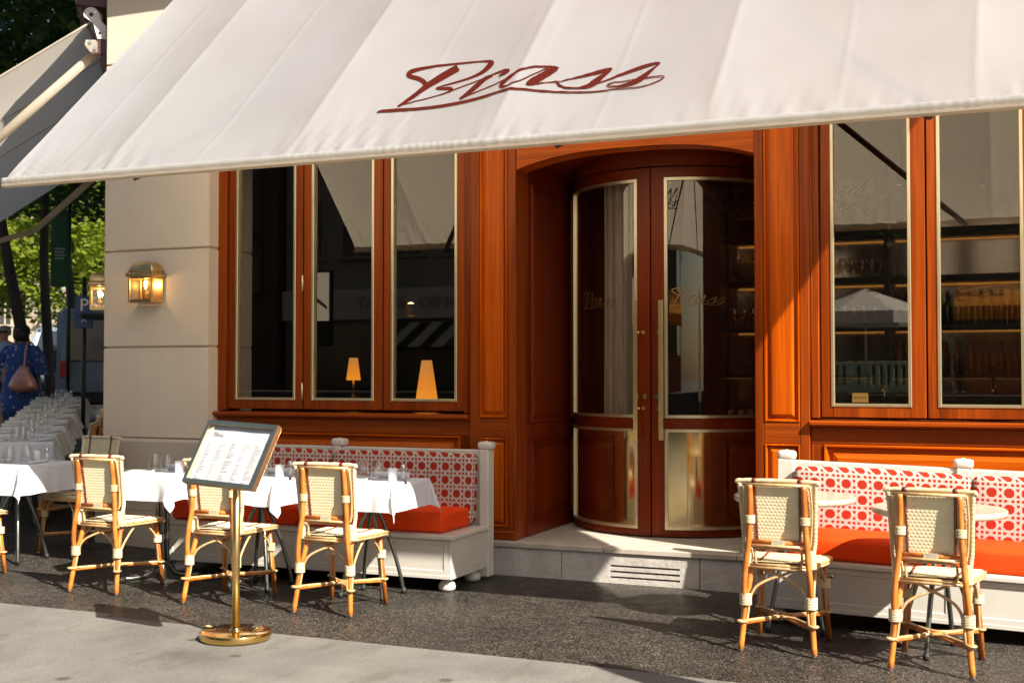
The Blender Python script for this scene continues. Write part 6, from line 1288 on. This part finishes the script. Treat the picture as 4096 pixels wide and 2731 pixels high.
# ------------------------------------------------------------------ people
def skin_body(name, joints, edges, rad, m, parent, root=0, sub=2):
    me = bpy.data.meshes.new(name); me.from_pydata([Vector(j) for j in joints], edges, []); o = bpy.data.objects.new(name, me); COL.objects.link(o)
    sm = o.modifiers.new('skin', 'SKIN'); sm.use_smooth_shade = True
    for i, v in enumerate(me.skin_vertices[0].data): v.radius = (rad[i], rad[i]); v.use_root = (i == root)
    ss = o.modifiers.new('sub', 'SUBSURF'); ss.levels = sub; ss.render_levels = sub
    m2 = bpy.data.meshes.new_from_object(o.evaluated_get(bpy.context.evaluated_depsgraph_get())); bpy.data.objects.remove(o)
    for p in m2.polygons: p.use_smooth = True
    m2.materials.clear(); m2.materials.append(m); return link(name, m2, parent)
def oval(cx, cy, z, rx, ry, n=18, wob=0, ph=0):
    return [(cx+rx*math.cos(2*math.pi*k/n)*(1+wob*math.sin(5*2*math.pi*k/n+ph)), cy+ry*math.sin(2*math.pi*k/n)*(1+wob*math.sin(5*2*math.pi*k/n+ph)), z) for k in range(n)]
def person(x, y, rz, label, H_=1.66, step=.18, arms=((.0,0),(.0,0))):
    """origin at the feet, facing -y; arms = forward swing of left and right"""
    t = empty('person', (x, y, gz(x, y)), R(rz), label, 'person'); k = H_/1.7
    J = [(0,0,.93),(0,.01,1.10),(0,.015,1.28),(0,.01,1.40),(0,0,1.47),(0,-.015,1.53),(0,-.02,1.60),(0,-.015,1.66)]
    E = [(0,1),(1,2),(2,3),(3,4),(4,5),(5,6),(6,7)]; Rd = [.125,.115,.135,.115,.052,.066,.082,.055]
    for s, sw in ((-1, step), (1, -step)):
        b = len(J); J += [(s*.09,0,.86),(s*.095,-sw*.55-.02,.49),(s*.095,-sw,.09),(s*.10,-sw-.13,.03)]; Rd += [.092,.062,.042,.036]
        E += [(0,b),(b,b+1),(b+1,b+2),(b+2,b+3)]
    for s, (sw, bend) in zip((-1,1), arms):
        b = len(J); J += [(s*.17,.01,1.40),(s*.225,-sw*.4+.01,1.14),(s*.235,-sw-.03-bend*.14,.92+bend*.17),(s*.23,-sw-.05-bend*.2,.835+bend*.25)]; Rd += [.062,.042,.032,.027]
        E += [(3,b),(b,b+1),(b+1,b+2),(b+2,b+3)]
        h = b+3
        hx, hy, hz = J[h]
        for q in range(4):
            c = len(J); J += [(hx+s*(-.004), hy-.024+.016*q, hz-.035),(hx, hy-.030+.018*q, hz-.075+.006*abs(q-1))]; Rd += [.0085,.0075]; E += [(h,c),(c,c+1)]
        c = len(J); J += [(hx-s*.004, hy-.040, hz-.018),(hx, hy-.052, hz-.046)]; Rd += [.0095,.008]; E += [(h,c),(c,c+1)]
    J = [tuple(q*k for q in p) for p in J]; Rd = [r_*k for r_ in Rd]
    b = skin_body('body', J, E, Rd, M_SKIN, t)
    f = MB(); hz = 1.60*k; f.lathe([(.0,.0),(.012,.004),(.010,.016),(.0,.028)], (0,-.098*k,hz-.018), 8).build('nose', M_SKIN, b)
    for s in (-1,1):
        MB().lathe([(.0,-.008),(.011,0),(0,.008)], (s*.030*k,-.085*k,hz+.012), 8).build('eye', M_HAIR, b)
        MB().lathe([(.0,-.028),(.014,-.01),(.016,.012),(0,.026)], (s*.084*k,-.01,hz), 8).build('ear', M_SKIN, b)
    MB().box(-.022,.022,-.094*k,-.086*k,hz-.052,hz-.046).build('mouth', mat('lips', (.35,.12,.09), .5), b)
    return t, k
def shell(mb, rings): return mb.loft([oval(*r_) for r_ in rings], True)
M_DRESS = None
def dress_mat():
    m = mat('blue floral dress', (.02,.05,.16), .8); co = coords(m, (1,1,1), False)
    v = N(m, 'ShaderNodeTexVoronoi', feature='F1'); v.inputs['Scale'].default_value = 13; L(m, co, v.inputs['Vector']); w_ = noise(m, co, 40, 3)
    nd = N(m, 'ShaderNodeMath', operation='MULTIPLY_ADD'); nd.inputs[1].default_value = .5; L(m, w_, nd.inputs[0]); L(m, v.outputs['Distance'], nd.inputs[2])
    base(m, ramp(m, nd.outputs[0], [(.44, (.50,.53,.66)), (.52, (.035,.085,.28))])); return m
M_DRESS = dress_mat()
w1, k = person(-12.80, 12.93, 196, 'person in a blue floral dress and dark cap with a pink bag, from behind', 1.62, .14, ((.05,.1),(-.08,0)))
mb = MB(); shell(mb, [(0,.01,.38,.33,.27,24,.06),(0,.01,.60,.29,.24,24,.06,1),(0,.01,.90,.235,.19,24,.04,2),(0,.01,1.06,.20,.155,24,.03),(0,.012,1.20,.215,.16,24,.02),(0,.01,1.32,.225,.15,24),(0,.005,1.39,.19,.115,24),(0,0,1.43,.085,.075,24)])
for s in (-1,1): mb.loft([[(s*(.17+dx)+r_*.8*math.cos(a), .0+r_*math.sin(a)+dy, z) for a in [2*math.pi*q/14 for q in range(14)]] for dx, dy, z, r_ in ((.0,0,1.40,.075),(.06,-.005,1.28,.115),(.10,-.01,1.14,.125),(.12,-.02,1.03,.10),(.13,-.025,.99,.135))])
mb.build('dress', M_DRESS, w1)
hd = MB(); hd.lathe([(.075,1.46),(.105,1.50),(.112,1.56),(.110,1.60),(.0,1.60)], (0,.012,0), 16); hd.build('hair', M_HAIR, w1)
cp_ = MB(); cp_.lathe([(.112,1.565),(.116,1.60),(.108,1.65),(.075,1.685),(0,1.695)], (0,.0,0), 18); cp_.prism([(.09*math.cos(R(q)), -.09-.11*abs(math.sin(R(q)))) for q in range(180,361,20)], 'z', 1.572, 1.584); cc = cp_.build('cap', mat('black cap', (.012,.012,.014), .8), w1)
text_mesh('KET', .045, .001).xf(Matrix.Translation((0,.118,1.615)) @ Matrix.Rotation(R(180),4,'Z') @ Matrix.Rotation(R(90),4,'X')).build('lettering', mat('orange print', (.6,.2,.03), .6), cc)
M_BAG = mott('metallic pink leather', (.80,.38,.30), (.66,.27,.20), 6, .28, metal=.35, bst=.3, bd=.004, fine=14)
bag = empty('shoulder_bag', (-12.80+.03, 12.93-.02, gz(-12.80,12.93)), R(196), 'shiny pink leather shoulder bag on the back of the person in the blue dress', 'bag')
bag_x = -.17
mb = MB(); mb.loft([[(bag_x+rx*math.cos(a), .27+ry*math.sin(a), z+.012*math.sin(3*a)) for a in [2*math.pi*q/16 for q in range(16)]] for rx, ry, z in ((.06,.035,.76),(.19,.075,.775),(.21,.085,.84),(.17,.07,.93),(.10,.045,1.03),(.04,.025,1.12))]); mb.build('pouch', M_BAG, bag)
MB().tube(curve_pts([(bag_x-.01,.26,1.10),(bag_x+.01,.20,1.28),(bag_x+.04,.10,1.42),(bag_x+.045,-.02,1.44),(bag_x+.03,-.14,1.34)], 5), .014, 7).build('strap', M_BAG, bag)
w2, k = person(-18.2, 19.5, 38, 'person in a dark T-shirt and patterned shorts walking towards the tables', 1.72, .20, ((.05,.95),(-.08,0)))
mb = MB(); shell(mb, [(0,.01,.90,.20,.15,20,.03),(0,.01,1.05,.20,.145,20,.03),(0,.012,1.25,.225,.15,20),(0,.01,1.38,.20,.13,20),(0,.0,1.44,.10,.085,20),(0,0,1.465,.065,.06,20)])
for s in (-1,1): mb.loft([[(s*(.18+dx)+r_*math.cos(a), .01+r_*math.sin(a), z) for a in [2*math.pi*q/12 for q in range(12)]] for dx, z, r_ in ((.0,1.42,.072),(.045,1.28,.085),(.065,1.18,.088))])
mb.build('shirt', mott('dark print shirt', (.05,.042,.032), (.11,.085,.055), 9, .85, bst=0), w2)
mb = MB()
for s, sw in ((-1,.20),(1,-.20)): mb.loft([[(s*.095+r_*math.cos(a), y+r_*math.sin(a), z) for a in [2*math.pi*q/12 for q in range(12)]] for y, z, r_ in ((0,.95,.13),(-sw*.2,.75,.125),(-sw*.5,.50,.115))])
mb.build('shorts', mott('patterned shorts', (.45,.40,.33), (.05,.045,.04), 7, .85, bst=0, lo=.42, hi=.56), w2)
MB().lathe([(.090,1.575),(.100,1.63),(.088,1.69),(.05,1.725),(0,1.735)], (0,.012,0), 16).build('hair', M_HAIR, w2)
MB().bbox(-.065,.065,-.105,-.088,1.612,1.64,.006).build('sunglasses', M_DARKM, w2)
w3, k = person(-13.75, 13.55, 30, 'person in a pale blue shirt and sunglasses at the left frame edge', 1.70, .16)
mb = MB(); shell(mb, [(0,.01,.88,.21,.15,20,.03),(0,.01,1.05,.205,.15,20,.03),(0,.012,1.25,.23,.155,20),(0,.01,1.38,.205,.13,20),(0,.0,1.44,.10,.085,20),(0,0,1.465,.065,.06,20)])
for s in (-1,1): mb.loft([[(s*(.18+dx)+r_*math.cos(a), .01+r_*math.sin(a), z) for a in [2*math.pi*q/12 for q in range(12)]] for dx, z, r_ in ((.0,1.42,.075),(.05,1.25,.085),(.07,1.1,.08))])
mb.build('shirt', mott('pale blue shirt', (.36,.47,.58), (.30,.41,.52), 4, .8, bst=.2, fine=20), w3)
mb = MB()
for s, sw in ((-1,.16),(1,-.16)): mb.loft([[(s*.095+r_*math.cos(a), y+r_*math.sin(a), z) for a in [2*math.pi*q/12 for q in range(12)]] for y, z, r_ in ((0,.95,.13),(-sw*.5,.5,.10),(-sw,.09,.07))])
mb.build('trousers', mat('grey trousers', (.08,.08,.09), .8), w3)
MB().lathe([(.088,1.56),(.098,1.62),(.086,1.68),(.05,1.70),(0,1.71)], (0,.015,0), 16).build('hair', mat('grey hair', (.25,.23,.2), .7), w3)
MB().bbox(-.07,.07,-.105,-.088,1.59,1.625,.006).build('sunglasses', M_DARKM, w3)

# ================================================================== ACROSS THE STREET (seen mirrored in the glass)
MB().box(-70, 40, -60, -9.5, -.4, 1.0).build('plaza', M_ROAD, kind='structure')
facade('townhouse', -36, -20.7, -15, -26, 1, 10.5, mott('rose stone', (.14,.085,.06), (.11,.07,.05), 1, .9, bst=0), 'rose stone townhouse across the street, mirrored in the left windows', 7, 4, 1, True, 2.6, 'houses across the street')
B2_ = facade('townhouse', -20.6, -10.6, -15.3, -26, 1, 9.4, mott('white render', (.34,.31,.26), (.28,.25,.21), 1, .9, bst=0), 'white shop house with a slate roof across the street, mirrored in the left windows', 6, 2, 1, True, 3.4, 'houses across the street', 1.0, 1.7)
MB().box(-20.3, -10.8, -15.25, -15.18, 1.0, 2.9).build('shop_front', M_FACW, B2_)
MB().box(-20.6, -10.6, -15.24, -15.1, 3.05, 3.95).build('sign_band', mat('pale sign band', (.62,.58,.5), .7), B2_)
for k in range(26): MB().box(-20.45+.38*k, -20.27+.38*k, -15.14, -14.98, 8.75, 9.1).build('dentil', M_PAINT, B2_)
text_mesh('MAISON BO   RCHAT', .5, .01).xf(Matrix.Translation((-15.6,-15.07,3.5)) @ Matrix.Rotation(R(180),4,'Z') @ Matrix.Rotation(R(90),4,'X')).build('lettering', M_INK, B2_)
M_ST = mat('cream awning stripe', (.6,.54,.42), .8); M_ST2 = mat('dark awning stripe', (.05,.03,.02), .8)
sa = empty('shop_awning', (-13.5, -15, 2.9), 0, 'striped shop awning across the street, mirrored in the right one of the left windows', 'awning', world=True)
for k in range(16):
    MB().add([(-16.6+.36*k,-15.15,2.95),(-16.24+.36*k,-15.15,2.95),(-16.24+.36*k,-13.6,2.2),(-16.6+.36*k,-13.6,2.2),(-16.6+.36*k,-15.15,2.93),(-16.24+.36*k,-15.15,2.93),(-16.24+.36*k,-13.6,2.18),(-16.6+.36*k,-13.6,2.18)], [(0,1,2,3),(7,6,5,4),(0,4,5,1),(2,6,7,3)]).build('stripe', M_ST if k % 2 else M_ST2, sa)
ad = empty('poster_panel', (-17.95, -12.6, 1.0), 0, 'post-mounted poster panel with added glow across the street, mirrored in the middle left window', 'poster panel')
MB().bbox(-.07,.07,-.05,.05,0,1.2,.01).build('post', M_DARKM, ad); MB().bbox(-.62,.62,-.08,.08,1.2,3.3,.03).build('case', M_DARKM, ad)
MB().box(-.56,.56,.081,.085,1.9,3.23).build('poster', mat('poster with added glow', (.8,.76,.66), .6, emit=(1,.93,.8), es=.5), ad)  # glow added for contrast in the window reflection, not a known light source
MB().box(-.56,.56,.081,.085,1.27,1.89).build('poster_foot', M_DARKM, ad)
MB().prism([(-.5,2.0),(.1,2.6),(.5,2.3),(.5,2.2),(.1,2.48),(-.42,2.0)], 'y', .086, .088).build('drawing', mat('sepia drawing', (.35,.24,.14), .8), ad)
facade('townhouse', -10.4, 3, -18.5, -28, 1, 14, mott('grey stone', (.16,.14,.11), (.13,.11,.09), 1, .9, bst=0), 'grey stone house across the street, mirrored in the right windows', 6, 4, 1, True, 3, 'houses across the street')
for i, (x, y) in enumerate(((-6, -15.5), (-1.5, -14.5), (4, -16))):
    t = tree(x, y, (.2,.1), 4.4, .14, [((0,0,4.4),1.6),((1.2,.3,5.6),1.8),((-1.2,.2,5.8),1.7),((.2,-.2,7),1.9)], M_LEAF, ('left ','middle ','right ')[i]+'plane tree across the street, mirrored in the right windows', 1300, .24, 50+i, 'trees across the street'); t.location.z = 1.0
def parasol(x, y, z, r_, h, m, label, cat='parasol', group=None):
    t = empty('parasol', (x, y, z), .3, label, cat, group)
    MB().tube([(0,0,0),(0,0,h+.5)], .03, 8).build('pole', M_PAINTW, t)
    mb = MB(); n = 8
    c = [(r_*math.cos(2*math.pi*k/n), r_*math.sin(2*math.pi*k/n), h) for k in range(n)]
    mb.add([(0,0,h+.55)]+c, [(0,1+k,1+(k+1)%n) for k in range(n)]); mb.add(c+[(x_,y_,z_-.25) for x_,y_,z_ in c], [(k,n+k,n+(k+1)%n,(k+1)%n) for k in range(n)])
    mb.build('canopy', m, t); MB().lathe([(0,0),(.3,0),(.3,.06),(0,.06)], n=16).build('base', M_DARKM, t); return t
parasol(-3.0, -11.2, 1.0, 1.5, 1.75, M_CLOTH, 'cream parasol on the plaza across the street, mirrored in the right window')
st_ = empty('market_stall', (1.2, -13, 1), 0, 'orange canopied market stall across the street, mirrored at the far right window', 'market stall', world=True)
MB().prism([(-14.2,3.6),(-11.6,2.9),(-11.6,2.6),(-11.65,2.6),(-11.65,2.86),(-14.2,3.54)], 'x', -1.2, 3.6).build('canopy', cloth_mat('orange canvas', (.75,.34,.05), .5), st_)
MB().box(-1.0,3.4,-13.4,-12.4,1,1.9).build('counter', mat('stall front', (.30,.10,.05), .8), st_)
for x in (-1.1,3.5): MB().tube([(x,-11.7,1),(x,-11.7,2.9)], .03, 8).build('post', M_DARKM, st_)
br = empty('slatted_barrier', (-3.2, -10.2, 1.0), 0, 'pale green slatted barrier on the plaza, mirrored in the right window', 'barrier')
MG = mat('pale green paint', (.36,.60,.50), .6)
for k in range(22): MB().bbox(-1.6+.15*k,-1.52+.15*k,-.02,.02,.14,.62,.008).build('slat', MG, br)
MB().bbox(-1.7,1.72,-.035,.035,.62,.70,.01).build('top_rail', MG, br); MB().bbox(-1.7,1.72,-.035,.035,.04,.20,.01).build('bottom_board', MG, br)
for x in (-1.66,0,1.68): MB().bbox(x-.05,x+.05,-.05,.05,0,.72,.01).build('post', MG, br)
# added shadow caster out of frame: a guessed furled parasol to shade the paving
fp = empty('parasol_shadow_caster', (.80, 4.40, .006), 0, 'added unseen furled cream parasol right of the picture, casting a shadow on the paving', 'parasol')
MB().tube([(0,0,0),(0,0,2.45)], .022, 10).build('pole', M_PAINTW, fp)
MB().lathe([(.02,2.42),(.07,2.36),(.10,2.2),(.13,1.9),(.155,1.6),(.15,1.3),(.17,1.12),(.03,1.1)], n=14).build('canopy', M_CANVAS, fp)
MB().lathe([(0,0),(.26,0),(.26,.05),(.05,.08),(0,.08)], n=24).build('base', M_DARKM, fp)
lf = MB().add([(0,0,.004),(.035,.018,.012),(.075,.008,.004),(.035,-.014,.008)], [(0,1,2,3)]).build('fallen_leaf', mat('dry leaf', (.50,.36,.17), .8), None, 'small dry leaf on the pale slab behind the menu stand base', 'leaf'); lf.location = (-4.23, 5.63, .004)
